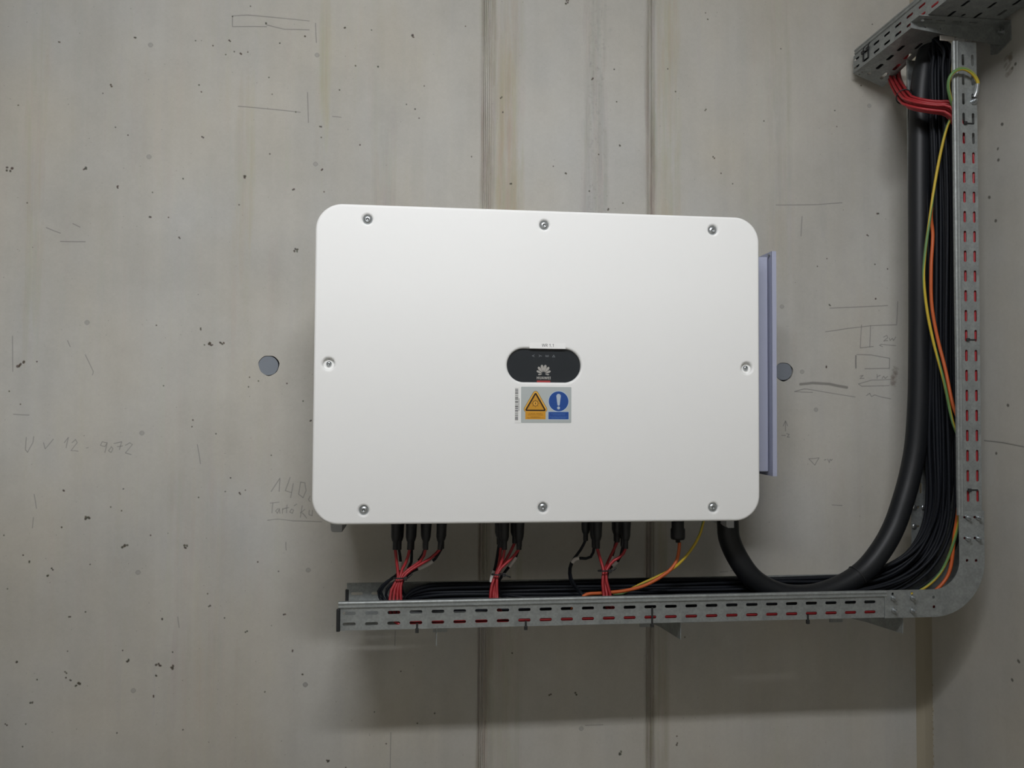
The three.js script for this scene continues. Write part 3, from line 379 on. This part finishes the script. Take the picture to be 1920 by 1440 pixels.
{
  const L = TRAY_X1 - TRAY_X0, sl = []; for (let i = -4; i < 27; i++) sl.push(-0.286 + 0.05 * i - TRAY_X0);
  part('front_rail', railGeometry(L, 1, sl, [0.0142, 0.0385]), M.galv, tray); part('back_rail', railGeometry(L, -1, sl, [0.0142, 0.0385]), M.galv, tray);
  part('base', baseGeometry(L, [1.045, 1.075, 1.29].map((q) => q)), M.galv, tray);
  part('end_cap', box(-0.004, 0.0045, -0.0015, 0.0495, TW - 0.003, TW + 0.0045, 0.0018), M.black, tray, 'black plastic edge cap'); part('end_cap', box(-0.004, 0.0045, -0.0015, 0.0495, -0.0045, 0.003, 0.0018), M.black, tray, 'black plastic edge cap');
}
const VY0 = 1.243, VY1 = 2.437;
const riser = thing('vertical_cable_tray', 'galvanised slotted cable tray rising up the corner full of black cables', 'cable tray', null, [BASE_X, VY0, TZ0]);
{
  riser.rotation.z = Math.PI / 2;      // local x up, local y to the left
  const L = VY1 - VY0, sl = []; for (let i = -5; i < 22; i++) sl.push(2.2409 - 0.05 * i - VY0);
  part('front_rail', railGeometry(L, 1, sl, [0.0112, 0.0368]), M.galv, riser); part('back_rail', railGeometry(L + 0.036, -1, sl, [0.0112, 0.0368]), M.galv, riser);
  part('base', baseGeometry(L, sl), M.galv, riser);
}
// elbow
const EX = 0.979, EY = 1.132;
const elbow = thing('tray_elbow', 'galvanised elbow fitting joining the horizontal and vertical cable trays', 'tray elbow');
{
  const shp = (holes) => {
    const s = new THREE.Shape(), R = EY - BASE_Y + 0.0012, r = 0.0695;
    s.moveTo(0.8514, EY - R); s.lineTo(EX, EY - R); s.absarc(EX, EY, R, -Math.PI / 2, 0); s.lineTo(EX + R, 1.254); s.lineTo(EX + r, 1.254); s.lineTo(EX + r, EY); s.absarc(EX, EY, r, 0, -Math.PI / 2, true); s.lineTo(0.8514, EY - r); s.closePath();
    for (const p of holes) s.holes.push(p); return s;
  };
  const hs = () => [hole(0.9789, 1.0433, 0.0036), hole(0.98, 1.0198, 0.0036), hole(1.0689, 1.1319, 0.0036), hole(1.0931, 1.1315, 0.0036), slot(0.872, 1.051, 0.012, 0.006, true), slot(0.9225, 1.051, 0.012, 0.006, true), slot(1.066, 1.2384, 0.012, 0.006), slot(1.093, 1.2384, 0.012, 0.006), slot(1.066, 1.187, 0.012, 0.006), slot(1.093, 1.187, 0.012, 0.006)];
  part('front_plate', plate(shp(hs()), T, 20).translate(0, 0, TZ1 + 0.0004), M.galv, elbow);
  part('back_plate', plate(shp(hs()), T, 20).translate(0, 0, TZ0 - T - 0.0004), M.galv, elbow);
  const R = EY - BASE_Y + 0.0012, b = new THREE.Shape(); b.moveTo(0.8514, EY - R); b.lineTo(EX, EY - R); b.absarc(EX, EY, R, -Math.PI / 2, 0); b.lineTo(EX + R, 1.254); b.lineTo(EX + R - T, 1.254); b.lineTo(EX + R - T, EY); b.absarc(EX, EY, R - T, 0, -Math.PI / 2, true); b.lineTo(0.8514, EY - R + T); b.closePath();
  part('curved_base', plate(b, TW, 24).translate(0, 0, TZ0), M.galv, elbow);
  const nut = merge([new THREE.CylinderGeometry(0.0072, 0.0072, 0.005, 6).rotateX(Math.PI / 2).translate(0, 0, 0.002), new THREE.CylinderGeometry(0.0036, 0.0036, 0.016, 10).rotateX(Math.PI / 2).translate(0, 0, 0.008)]);
  const head = new THREE.SphereGeometry(0.0075, 14, 6, 0, Math.PI * 2, 0, Math.PI / 2).scale(1, 0.5, 1).rotateX(Math.PI / 2);
  for (const [x, y] of [[0.8725, 1.0445], [0.9229, 1.0444], [0.874, 1.0143], [0.9226, 1.0132], [1.0717, 1.2384], [1.0987, 1.2381], [1.071, 1.187], [1.0981, 1.1867]]) {
    part('bolt', nut, M.steel, elbow).position.set(x, y, TZ1 + T + 0.0004); part('bolt', head, M.steel, elbow).position.set(x - (y > 1.1 ? 0.0155 : 0), y, TZ0 + 0.0015);
  }
}
// cantilever arms below the tray
const ARM_LABELS = ['galvanised tray arm nearly edge-on under the left part of the tray', 'galvanised cantilever tray arm under the middle of the tray', 'galvanised cantilever tray arm under the elbow in the corner'];
[-0.2395, 0.3425, 0.9085].forEach((x, i) => {
  const t = thing('tray_bracket', ARM_LABELS[i], 'bracket', 'arms carrying the horizontal tray');
  const y1 = BASE_Y - 0.0012;
  const web = poly([[0, y1 - 0.085], [0.18, y1 - 0.06], [0.343, y1 - 0.044], [0.343, y1], [0, y1]]);
  const g = plate(web, 0.002).applyMatrix4(new THREE.Matrix4().makeBasis(V(0, 0, 1), V(0, 1, 0), V(-1, 0, 0))).translate(x + 0.002, 0, 0);
  part('web', g, M.galv, t); part('top_flange', box(x, x + 0.031, y1 - 0.002, y1, 0, 0.352), M.galv, t); part('wall_plate', box(x - 0.004, x + 0.034, y1 - 0.11, y1 + 0.005, 0, 0.004), M.galv, t);
});
// tray under the ceiling, running out from the back wall along the right wall
const upper = thing('overhead_cable_tray', 'galvanised slotted cable tray high in the top right corner seen from below', 'cable tray');
{
  const y = 2.495, x0 = 0.974, x1 = 1.178, z0 = 0.028, z1 = 2.3, L = z1 - z0, sl = []; for (let i = 0; i < 46; i++) sl.push(0.018 + 0.05 * i);
  const toZ = (g) => g.applyMatrix4(new THREE.Matrix4().makeBasis(V(0, 0, 1), V(0, 1, 0), V(-1, 0, 0)));   // plate drawn in (z, y), thickness towards -x
  const rail = () => { const s = poly([[0, 0], [L, 0], [L, TH - 0.0158], [0.002, TH - 0.0158]]); for (const r of [0.012, 0.0355]) for (const q of sl) s.holes.push(slot(q, r, 0.028, 0.0066)); return s; };
  const lip = (side) => new THREE.ExtrudeGeometry(poly(LIP.map(([o, u]) => [side * o, u])), { depth: L - 0.012, bevelEnabled: false });
  part('left_rail', merge([toZ(plate(rail(), T, 5)).translate(x0 + T, y, z0), lip(-1).translate(x0, y + TH - 0.0158, z0 + 0.012)]), M.galv, upper);
  part('right_rail', merge([toZ(plate(rail(), T, 5)).translate(x1, y, z0), lip(1).translate(x1, y + TH - 0.0158, z0 + 0.012)]), M.galv, upper);
  // base: full width in front, a cut and bent strip where the riser comes up
  const full = poly([[x0 + T, 0.268], [x1 - T, 0.268], [x1 - T, z1], [x0 + T, z1]]);
  for (let k = 0; k < 38; k++) { const zz = 0.3 + 0.05 * k; for (const [xx, ph] of [[1.03, 0], [1.1, 0], [1.15, 0.02]]) full.holes.push(slot(xx, zz + 0.03 + ph, 0.03, 0.0085, true)); if (k % 3 === 2) full.holes.push(slot(1.063, zz - 0.022, 0.013, 0.008, true)); }
  const cut = poly([[x0 + T, z0], [1.068, z0 - 0.004], [1.071, 0.268], [x0 + T, 0.268]]);
  for (const [a, b, l] of [[1.008, 0.056, 0.014], [0.99, 0.05, 0.006], [0.99, 0.034, 0.006], [1.045, 0.068, 0.034], [1.052, 0.118, 0.034], [1.012, 0.1, 0.03], [1.012, 0.15, 0.03], [1.05, 0.17, 0.03], [1.012, 0.2, 0.03], [1.05, 0.22, 0.03]]) cut.holes.push(slot(a, b, l, l > 0.01 ? 0.0095 : 0.0055, true));
  const lay = (g) => g.rotateX(Math.PI / 2).translate(0, y + T, 0);
  const strip = lay(plate(cut, T, 4)); { const p = strip.attributes.position; for (let i = 0; i < p.count; i++) { const fx = (p.getX(i) - x0) / 0.095, fz = 1 - (p.getZ(i) - z0) / 0.24; p.setY(i, p.getY(i) - 0.034 * Math.max(0, fx) * Math.max(0, fz)); } strip.computeVertexNormals(); }
  part('base', lay(plate(full, T, 4)), M.galv, upper); part('base_flap', strip, M.galv, upper, 'cut strip of the tray base bent down');
}
{
  const t = thing('wall_arm', 'galvanised cantilever arm on the right wall carrying the overhead tray', 'bracket');
  const y1 = 2.4935, web = poly([[0.951, y1 - 0.0165], [1.197, y1 - 0.048], [1.197, y1], [0.951, y1]]); web.holes.push(hole(0.99, y1 - 0.012, 0.003), hole(1.032, y1 - 0.014, 0.003));
  part('web', plate(web, 0.002).translate(0, 0, 0.334), M.galv, t);
  const fl = poly([[0.951, 0.334], [1.197, 0.334], [1.197, 0.37], [0.951, 0.37]]); for (const q of [0.985, 1.02, 1.065, 1.11]) fl.holes.push(slot(q, 0.352, 0.024, 0.006));
  part('top_flange', plate(fl, 0.002, 4).rotateX(Math.PI / 2).translate(0, y1 + 0.0005, 0), M.galv, t);
  const wp = new THREE.Shape([[0.3, y1 - 0.056], [0.322, y1 - 0.064], [0.37, y1 - 0.05], [0.37, y1 + 0.002], [0.3, y1 + 0.002]].map(([a, b]) => new THREE.Vector2(a, b)));
  part('wall_plate', plate(wp, 0.003).applyMatrix4(new THREE.Matrix4().makeBasis(V(0, 0, 1), V(0, 1, 0), V(-1, 0, 0))).translate(RX, 0, 0), M.galv, t);
  part('anchor_bolt', merge([new THREE.CylinderGeometry(0.007, 0.007, 0.006, 6).rotateZ(Math.PI / 2), new THREE.CylinderGeometry(0.0035, 0.0035, 0.018, 10).rotateZ(Math.PI / 2).translate(-0.004, 0, 0)]).translate(RX - 0.006, 2.4765, 0.345), M.steel, t);
  part('clamp_bolt', new THREE.SphereGeometry(0.0045, 10, 8).translate(0.972, y1 - 0.003, 0.352), M.steel, t);
}

// ---------------------------------------------------------------- cables
// run along the tray: d = height over the base, z; then round the elbow and up the riser at distance dv from its base
function trayRun(x0, d, z, dv, zv, yTop, opt = {}) {
  const pts = [], xs = opt.cut ? 0.74 : 0.95; let x = x0;
  for (; x < xs; x += 0.12) pts.push(V(x, BASE_Y + T + d + (opt.w || 0) * Math.sin(x * 9 + d * 300), z + (opt.w || 0) * Math.cos(x * 7 + z * 90)));
  const yh = BASE_Y + T + d, xv = BASE_X - T - dv;
  if (opt.cut) { // lay in a wide curve, cutting the corner
    const A = V(0.80 + (opt.s || 0), yh, z), B = V(xv + 0.004, yh + 0.004, (z + zv) / 2), C = V(xv, 1.30 + (opt.s || 0), zv);
    const c = new THREE.QuadraticBezierCurve3(A, B, C); for (let i = 0; i <= 8; i++) pts.push(c.getPoint(i / 8));
  } else { const r = EY - yh; for (let i = 0; i <= 6; i++) { const a = -Math.PI / 2 + i / 6 * Math.PI / 2, k = i / 6, dd = (EY - BASE_Y - T) - (d + (dv - d) * k); pts.push(V(EX + dd * Math.cos(a), EY + dd * Math.sin(a), z + (zv - z) * k)); } }
  let y = opt.cut ? 1.42 : 1.23; for (; y < yTop - 0.02; y += 0.14) pts.push(V(xv + (opt.w || 0) * 1.5 * Math.sin(y * 8 + z * 300), y, zv + (opt.w || 0) * 1.5 * Math.cos(y * 6 + dv * 300)));
  pts.push(V(xv, yTop, zv)); return pts;
}
// plug: lathed connector whose lower end is at p and which stands up to y = 1.264
const plugProfile = [[0.0036, 0], [0.0062, 0.0004], [0.0064, 0.018], [0.0086, 0.0215], [0.0092, 0.024], [0.0108, 0.03], [0.0114, 0.048], [0.0124, 0.066], [0.0124, 0.098], [0.0001, 0.1]];
function plugGeometry(p, top) {
  const h = p.distanceTo(top), g = new THREE.LatheGeometry(plugProfile.map(([r, y]) => new THREE.Vector2(r, y / 0.1 * h)), 16);
  const q = new THREE.Quaternion().setFromUnitVectors(V(0, 1, 0), top.clone().sub(p).normalize());
  return g.applyQuaternion(q).translate(p.x, p.y, p.z);
}
const N = 'abc';
const redLabels = ['red cable under the first connector from the left', 'red cable under the second connector from the left', 'red cable under the third connector from the left', 'red cable under the fourth connector from the left, slanting left to its bundle',
  'front red cable of the middle bundle under its left connector', 'rear red cable of the middle bundle beside the black cable', 'front red cable of the middle bundle under its right connector', 'dark red cable half hidden at the back of the middle bundle',
  'red cable of the right bundle dropping straight from its left connector', 'rear red cable of the right bundle under the shorter connector', 'front red cable of the right bundle under its rightmost connector'];
const frames = (() => { const c = new THREE.CatmullRomCurve3(RED_OUT.map((p) => V(...p)), false, 'centripetal'); const n = 12, f = c.computeFrenetFrames(n, false); return Array.from({ length: n + 1 }, (_, i) => [c.getPointAt(i / n), f.normals[i], f.binormals[i]]); })();
RED_PATHS.forEach((p, i) => {
  const t = thing('red_solar_cable', redLabels[i], 'cable', 'red cables from the inverter');
  const P0 = p.map((q) => V(...q)), last = P0[P0.length - 1];
  const col = i % 6, row = Math.floor(i / 6), d = 0.005 + row * 0.0078, z = 0.3525 - col * 0.0078, dv = 0.0055 + col * 0.0078, zv = 0.351 - row * 0.0082;
  const pts = [...P0, V(last.x + 0.002, last.y - 0.022, (last.z + z) / 2), V(last.x + 0.022, BASE_Y + T + d + 0.003, z), ...trayRun(last.x + 0.07, d, z, dv, zv, 2.16)];
  const a = i * 2.399, rr = 0.0205 * Math.sqrt((i + 0.4) / 11);
  frames.forEach(([c, n, b], k) => { if (k > 0) { const s = k > 8 ? 0.8 : k < 2 ? 1.0 : 0.85; pts.push(c.clone().addScaledVector(n, rr * Math.cos(a) * s).addScaledVector(b, rr * Math.sin(a) * s)); } });
  pts.push(V(1.088 + 0.016 * Math.cos(a), 2.53, 0.09 + 0.01 * Math.sin(a)), V(1.03 + 0.008 * (i % 2), 2.522 + 0.004 * i * 0.6, 0.15), V(0.986 + 0.008 * (i % 2), 2.5035 + 0.0082 * Math.floor(i / 2), 0.26), V(0.981 + 0.008 * (i % 2), 2.5035 + 0.0082 * Math.floor(i / 2), 0.6), V(0.981 + 0.008 * (i % 2), 2.5035 + 0.0082 * Math.floor(i / 2), 1.7));
  part('sheath', tube(pts, 0.0037, 300, 7), M.red, t);
  part('connector', plugGeometry(P0[0].clone().add(V(0, -0.001, 0)), V(P0[0].x + [0.0026, 0.0045, 0.0035, 0.006, -0.001, 0.002, 0.001, 0.002, 0.0, 0.001, 0.002][i], 1.264, P0[0].z)), M.black, t, 'black plug connector');
});
const blackLabels = ['black cable looping left out of the leftmost connector bundle', 'second black cable looping left beside the red bundle', 'black cable with a sliver of white tag behind the third connector', 'black cable with a long white tag under the fourth connector',
  'black cable running down the left side of the middle bundle', 'black cable with a white tag crossing behind the middle bundle', 'thin black cable bowing left before the right bundle', 'black cable with a horizontal white tag joining the bowed cable',
  'black cable hidden behind the right bundle with a grey tag', 'black cable with a short white tag at the right bundle'];
const tagAt = [[0.2, 0.34], [0.3, 0.44], [0.2, 0.4], [0.22, 0.46], [0.5, 0.72], [0.2, 0.42], null, [0.33, 0.46], [0.28, 0.45], [0.3, 0.42]];
BLACK_PATHS.forEach((p, i) => {
  const t = thing('black_solar_cable', blackLabels[i], 'cable', 'black cables from the inverter');
  const P0 = p.map((q) => V(...q)), last = P0[P0.length - 1];
  const d = 0.006 + (i % 5) * 0.0095, z = 0.285 - Math.floor(i / 5) * 0.04 - (i % 2) * 0.018, dv = 0.006 + (i % 5) * 0.0095, zv = 0.3 - Math.floor(i / 5) * 0.035 - (i % 2) * 0.015;
  const pts = [...P0, V(last.x + 0.02, Math.max(last.y - 0.012, BASE_Y + d + 0.004), (last.z + z) / 2), ...trayRun(last.x + 0.09, d, z, dv, zv, 2.44, { cut: true, s: (i % 4) * 0.02 - 0.03, w: 0.002 }), V(BASE_X - 0.012 - dv * 0.6, 2.53, 0.22 + 0.02 * (i % 3)), V(1.09 + 0.007 * i, 2.503, 0.42), V(1.09 + 0.007 * i, 2.503, 1.2)];
  part('sheath', tube(pts, 0.0036, 260, 7), M.blackCable, t);
  part('connector', plugGeometry(P0[0].clone().add(V(0, -0.001, 0)), V(P0[0].x + 0.001, 1.264, P0[0].z)), M.black, t, 'black plug connector');
  if (tagAt[i]) { const c = new THREE.CatmullRomCurve3(P0, false, 'centripetal'), q = []; for (let k = 0; k <= 5; k++) q.push(c.getPointAt(tagAt[i][0] + (tagAt[i][1] - tagAt[i][0]) * k / 5)); part('cable_tag', tube(q, 0.0047, 10, 8), M.tagWhite, t, 'white printed cable tag'); }
});
for (let i = 0; i < 14; i++) {
  const row = Math.floor(i / 7), k = i % 7, d = 0.006 + k * 0.0088, z = 0.181 + row * 0.0095 + (k % 2) * 0.002, dv = 0.006 + k * 0.0068, zv = 0.262 - row * 0.03 - (k % 3) * 0.012;
  const pts = [V(-0.352 + 0.004 * k, BASE_Y + 0.008 + 0.002 * k, z + 0.06), V(-0.325 + 0.003 * k, BASE_Y + 0.012 + d * 0.6, z + 0.035), V(-0.285 + 0.004 * k, BASE_Y + T + d, z + 0.01), ...trayRun(-0.22, d, z, dv, zv, 2.44, { cut: true, s: 0.04 - 0.012 * k, w: 0.0018 }), V(BASE_X - 0.01 - dv * 0.5, 2.53, zv), V(1.13 + 0.004 * k, 2.51 + 0.009 * row, 0.42), V(1.13 + 0.004 * k, 2.51 + 0.009 * row, 1.2)];
  single('black_cable', tube(pts, 0.0045, 220, 7), M.blackCable, 'thin black cable lying among others in the tray against its back rail', 'cable', 'black cables packed along the tray');
}
for (let i = 0; i < 4; i++) {
  const x = 1.0585 + 0.0145 * i, z = 0.1835;
  single('black_cable', tube([V(x, 1.36, z), V(x, 1.6, z), V(x, 2.0, z), V(x, 2.4, z), V(x + 0.014, 2.475, z + 0.01), V(1.085 + 0.009 * i, 2.54, 0.24), V(1.1 + 0.012 * i, 2.545, 0.4), V(1.1 + 0.012 * i, 2.54, 1.2)], 0.0072, 120, 8), M.blackCable, 'black cable running up the vertical tray behind the thick power cable', 'cable', 'black cables at the back of the vertical tray');
}
for (let i = 0; i < 5; i++) {
  const y = 2.506 + 0.0105 * i;
  single('tray_cable', tube([V(0.983, y, 0.034), V(0.983 + 0.001 * (i % 2), y, 0.1), V(0.984, y, 0.17), V(1.0, y + 0.003, 0.24), V(1.012, y + 0.004, 0.5), V(1.012, y + 0.004, 1.8)], 0.0051, 60, 7), M.blackCable, 'black cable stacked against the left side of the overhead tray', 'cable', 'black cables along the side of the overhead tray');
}
for (let i = 0; i < 15; i++) {            // older cables lying in the overhead tray
  const k = i % 8, row = Math.floor(i / 8), x = 1.0 + k * 0.0108 + row * 0.005, y = 2.5035 + row * 0.0105;
  single('tray_cable', tube([V(x - 0.012 - 0.002 * row, y + 0.001, 0.036 + 0.004 * (k % 3)), V(x - 0.01, y + 0.002, 0.16), V(x, y, 0.32), V(x + 0.002 * Math.sin(i), y, 0.8), V(x, y, 1.8)], 0.0052, 60, 7), M.blackCable, 'black cable lying on the base of the overhead tray, glimpsed through its slots', 'cable', 'black cables in the overhead tray');
}
{
  const t = thing('black_conduit', 'thick black power cable sweeping from the inverter through the tray and up the corner', 'cable');
  const top = [V(0.4975, 1.264, 0.25)], c = CONDUIT.map((q) => V(...q));
  const end = [V(1.122, 2.545, 0.30), V(1.128, 2.545, 0.5), V(1.128, 2.54, 1.4)];
  part('sheath', tube([...top, ...c, ...end], 0.0272, 260, 20), M.conduit, t);
}
{
  const t = thing('orange_cable', 'orange data cable with a black connector at the bottom of the inverter', 'cable');
  const a = ORANGE_A.map((q) => V(...q)), v = ORANGE_V.map((q) => V(...q));
  const pts = [...a, V(0.105, 1.028, 0.315), V(0.08, 1.022, 0.322), V(0.085, 1.02, 0.332), V(0.13, 1.022, 0.338), V(0.25, 1.022, 0.34), V(0.6, 1.022, 0.34), V(0.8, 1.022, 0.34), V(0.93, 1.024, 0.335), V(0.995, 1.045, 0.33), V(1.04, 1.09, 0.33), ...v, V(1.075, 2.1, 0.24), V(1.085, 2.3, 0.235)];
  part('sheath', tube(pts, 0.0043, 300, 8), M.orange, t);
  const x = 0.3605, z = 0.27;
  const con = (l) => new THREE.LatheGeometry(l.map(([r, y]) => new THREE.Vector2(r, y)), 18).translate(x, 0, z);
  part('connector', con([[0.004, 1.169], [0.0055, 1.1695], [0.006, 1.176], [0.0165, 1.1775], [0.018, 1.182], [0.018, 1.202], [0.0155, 1.206], [0.0155, 1.264], [0.0001, 1.264]]), M.black, t, 'black cable gland');
}
{
  const t = thing('earth_wire', 'green and yellow earth wire from the inverter weaving up through the vertical tray', 'wire');
  const a = EARTH_A.map((q) => V(...q)), v = EARTH_V.map((q) => V(...q));
  const pts = [V(0.434, 1.264, 0.29), ...a, V(0.2, 1.036, 0.25), V(0.24, 1.034, 0.3), V(0.3, 1.034, 0.325), V(0.5, 1.034, 0.33), V(0.8, 1.033, 0.325), V(0.9, 1.033, 0.32), V(0.975, 1.052, 0.32), V(1.025, 1.098, 0.325), ...v.slice(0), V(1.085, 2.53, 0.3), V(1.08, 2.505, 0.5), V(1.08, 2.505, 1.2)];
  const g = tube(pts, 0.0036, 320, 8), uv = g.attributes.uv; const L = 2.9; for (let i = 0; i < uv.count; i++) { const u = uv.getX(i), w = uv.getY(i); uv.setXY(i, u * L, w + u * L * 3.1); }
  part('sheath', g, M.earth, t);
}
{
  const t = thing('earth_jumper', 'short green and yellow earth loop bolted to the front of the vertical tray', 'wire');
  const g = tube(JUMPER.map((q) => V(...q)), 0.0041, 60, 10), uv = g.attributes.uv; for (let i = 0; i < uv.count; i++) { const u = uv.getX(i), w = uv.getY(i); uv.setXY(i, u, w * 0.5 + u * 0.55 + 0.5); }
  part('sheath', g, M.earth, t);
  const l = LUG.map((q) => V(...q));
  part('cable_lug', tube([l[0], l[1], V(l[2].x, l[2].y + 0.006, 0.3645)], 0.0052, 12, 10), M.steel, t, 'crimped metal lug');
  part('lug_bolt', merge([new THREE.CylinderGeometry(0.0085, 0.0085, 0.002, 18).rotateX(Math.PI / 2).translate(0, 0, 0.0012), new THREE.CylinderGeometry(0.006, 0.006, 0.007, 6).rotateX(Math.PI / 2).translate(0, 0, 0.0055), new THREE.CylinderGeometry(0.003, 0.003, 0.013, 10).rotateX(Math.PI / 2).translate(0, 0, 0.0075)]).translate(l[2].x, l[2].y - 0.003, TZ1), M.steel, t);
}
// ---------------------------------------------------------------- cable ties
function bundleTie(label, x, y, z, rx, rz, tail) {
  const t = thing('cable_tie', label, 'cable tie', 'black ties on the cables');
  const c = []; for (let i = 0; i < 20; i++) { const a = i / 20 * Math.PI * 2; c.push(V(x + rx * Math.cos(a), y + 0.002 * Math.sin(a), z + rz * Math.sin(a))); }
  part('strap', new THREE.TubeGeometry(new THREE.CatmullRomCurve3(c, true), 40, 0.002, 6, true).translate(0, 0, 0), M.tie, t);
  part('head', box(x + rx - 0.002, x + rx + 0.006, y - 0.0045, y + 0.0045, z + 0.002, z + 0.009, 0.0015), M.tie, t);
  part('tail', tube([V(x + rx + 0.004, y, z + 0.006), V(x + rx + 0.011, y + tail * 0.4, z + 0.008), V(x + rx + 0.018, y + tail, z + 0.006)], 0.0017, 8, 5), M.tie, t);
}
bundleTie('black cable tie around the left red bundle', -0.3268, 1.0995, 0.302, 0.0125, 0.012, 0.012);
bundleTie('black cable tie around the middle red bundle', -0.0945, 1.1045, 0.302, 0.013, 0.014, -0.006);
bundleTie('black cable tie around the right red bundle', 0.1638, 1.109, 0.302, 0.0125, 0.014, 0.008);
function railTie(label, horizontal, x, y, len, drop) {
  const t = thing('cable_tie', label, 'cable tie', 'black ties looped through the tray slots'), z = TZ1;
  if (horizontal) { part('strap', box(x - len / 2, x + len / 2, y - 0.0019, y + 0.0019, z, z + 0.0016, 0.0007), M.tie, t); part('head', box(x - len / 2 - 0.001, x - len / 2 + 0.0065, y - 0.0038, y + 0.0038, z + 0.0002, z + 0.0055, 0.001), M.tie, t); }
  else { part('strap', box(x - 0.0023, x + 0.0023, y - len, y, z, z + 0.0016, 0.0007), M.tie, t); part('head', box(x - 0.0038, x + 0.0038, y - len - drop, y - len + 0.001, z - 0.003, z + 0.0035, 0.001), M.tie, t); }
}
railTie('short black tie below the fourth slot near the left tray end', false, -0.2833, 1.0095, 0.013, 0.009);
railTie('short black tie under the tray rail below the middle connectors', false, -0.0327, 1.009, 0.013, 0.008);
railTie('tall black tie spanning both slot rows of the tray', false, 0.2683, 1.0335, 0.04, 0.006);
railTie('short black tie under the tray rail below the thick black cable', false, 0.6546, 1.0085, 0.014, 0.009);
railTie('black tie across the slots near the top of the vertical tray', true, 1.088, 2.2285, 0.026, 0);
railTie('black tie across the slots halfway up the vertical tray', true, 1.088, 1.6805, 0.026, 0);
railTie('black tie across the slots just above the elbow', true, 1.0875, 1.3055, 0.026, 0);
{
  const t = thing('cable_tie', 'thin black tie around the thick black cable at its lowest point', 'cable tie', 'black ties on the cables');
  const c = new THREE.CatmullRomCurve3(CONDUIT.map((q) => V(...q)), false, 'centripetal'), k = 0.232, p = c.getPointAt(k), tg = c.getTangentAt(k);
  part('strap', new THREE.TorusGeometry(0.0275, 0.0016, 6, 40).applyQuaternion(new THREE.Quaternion().setFromUnitVectors(V(0, 0, 1), tg)).translate(p.x, p.y, p.z), M.tie, t);
}
{
  const t = thing('cable_tie', 'dark tie around the red bundle in the upper corner', 'cable tie', 'black ties on the cables');
  const [p, n, b] = frames[6], tg = n.clone().cross(b).normalize();
  part('strap', new THREE.TorusGeometry(0.0188, 0.0017, 6, 36).applyQuaternion(new THREE.Quaternion().setFromUnitVectors(V(0, 0, 1), tg)).translate(p.x, p.y, p.z), M.tie, t);
}
for (const [z, lab] of [[0.083, 'ragged black tie on the side of the overhead tray, nearer its end'], [0.108, 'ragged black tie on the side of the overhead tray, further from its end']]) {
  const t = thing('cable_tie', lab, 'cable tie', 'black ties on the overhead tray');
  part('strap', box(0.9715, 0.974, 2.506, 2.536, z - 0.0025, z + 0.0025), M.tie, t);
  part('head', box(0.968, 0.974, 2.527, 2.536, z - 0.005, z + 0.005, 0.001), M.tie, t);
  part('tail', tube([V(0.97, 2.531, z + 0.004), V(0.967, 2.536, z + 0.01), V(0.969, 2.543, z + 0.014)], 0.0017, 6, 5), M.tie, t);
}
single('white_tag', new RoundedBoxGeometry(0.04, 0.0135, 0.004, 2, 0.0015).rotateZ(-0.03).translate(1.062, 2.465, 0.318), M.tagWhite, 'small white tag below the cantilever arm in the upper corner', 'tag');

renderer.render(scene, camera);
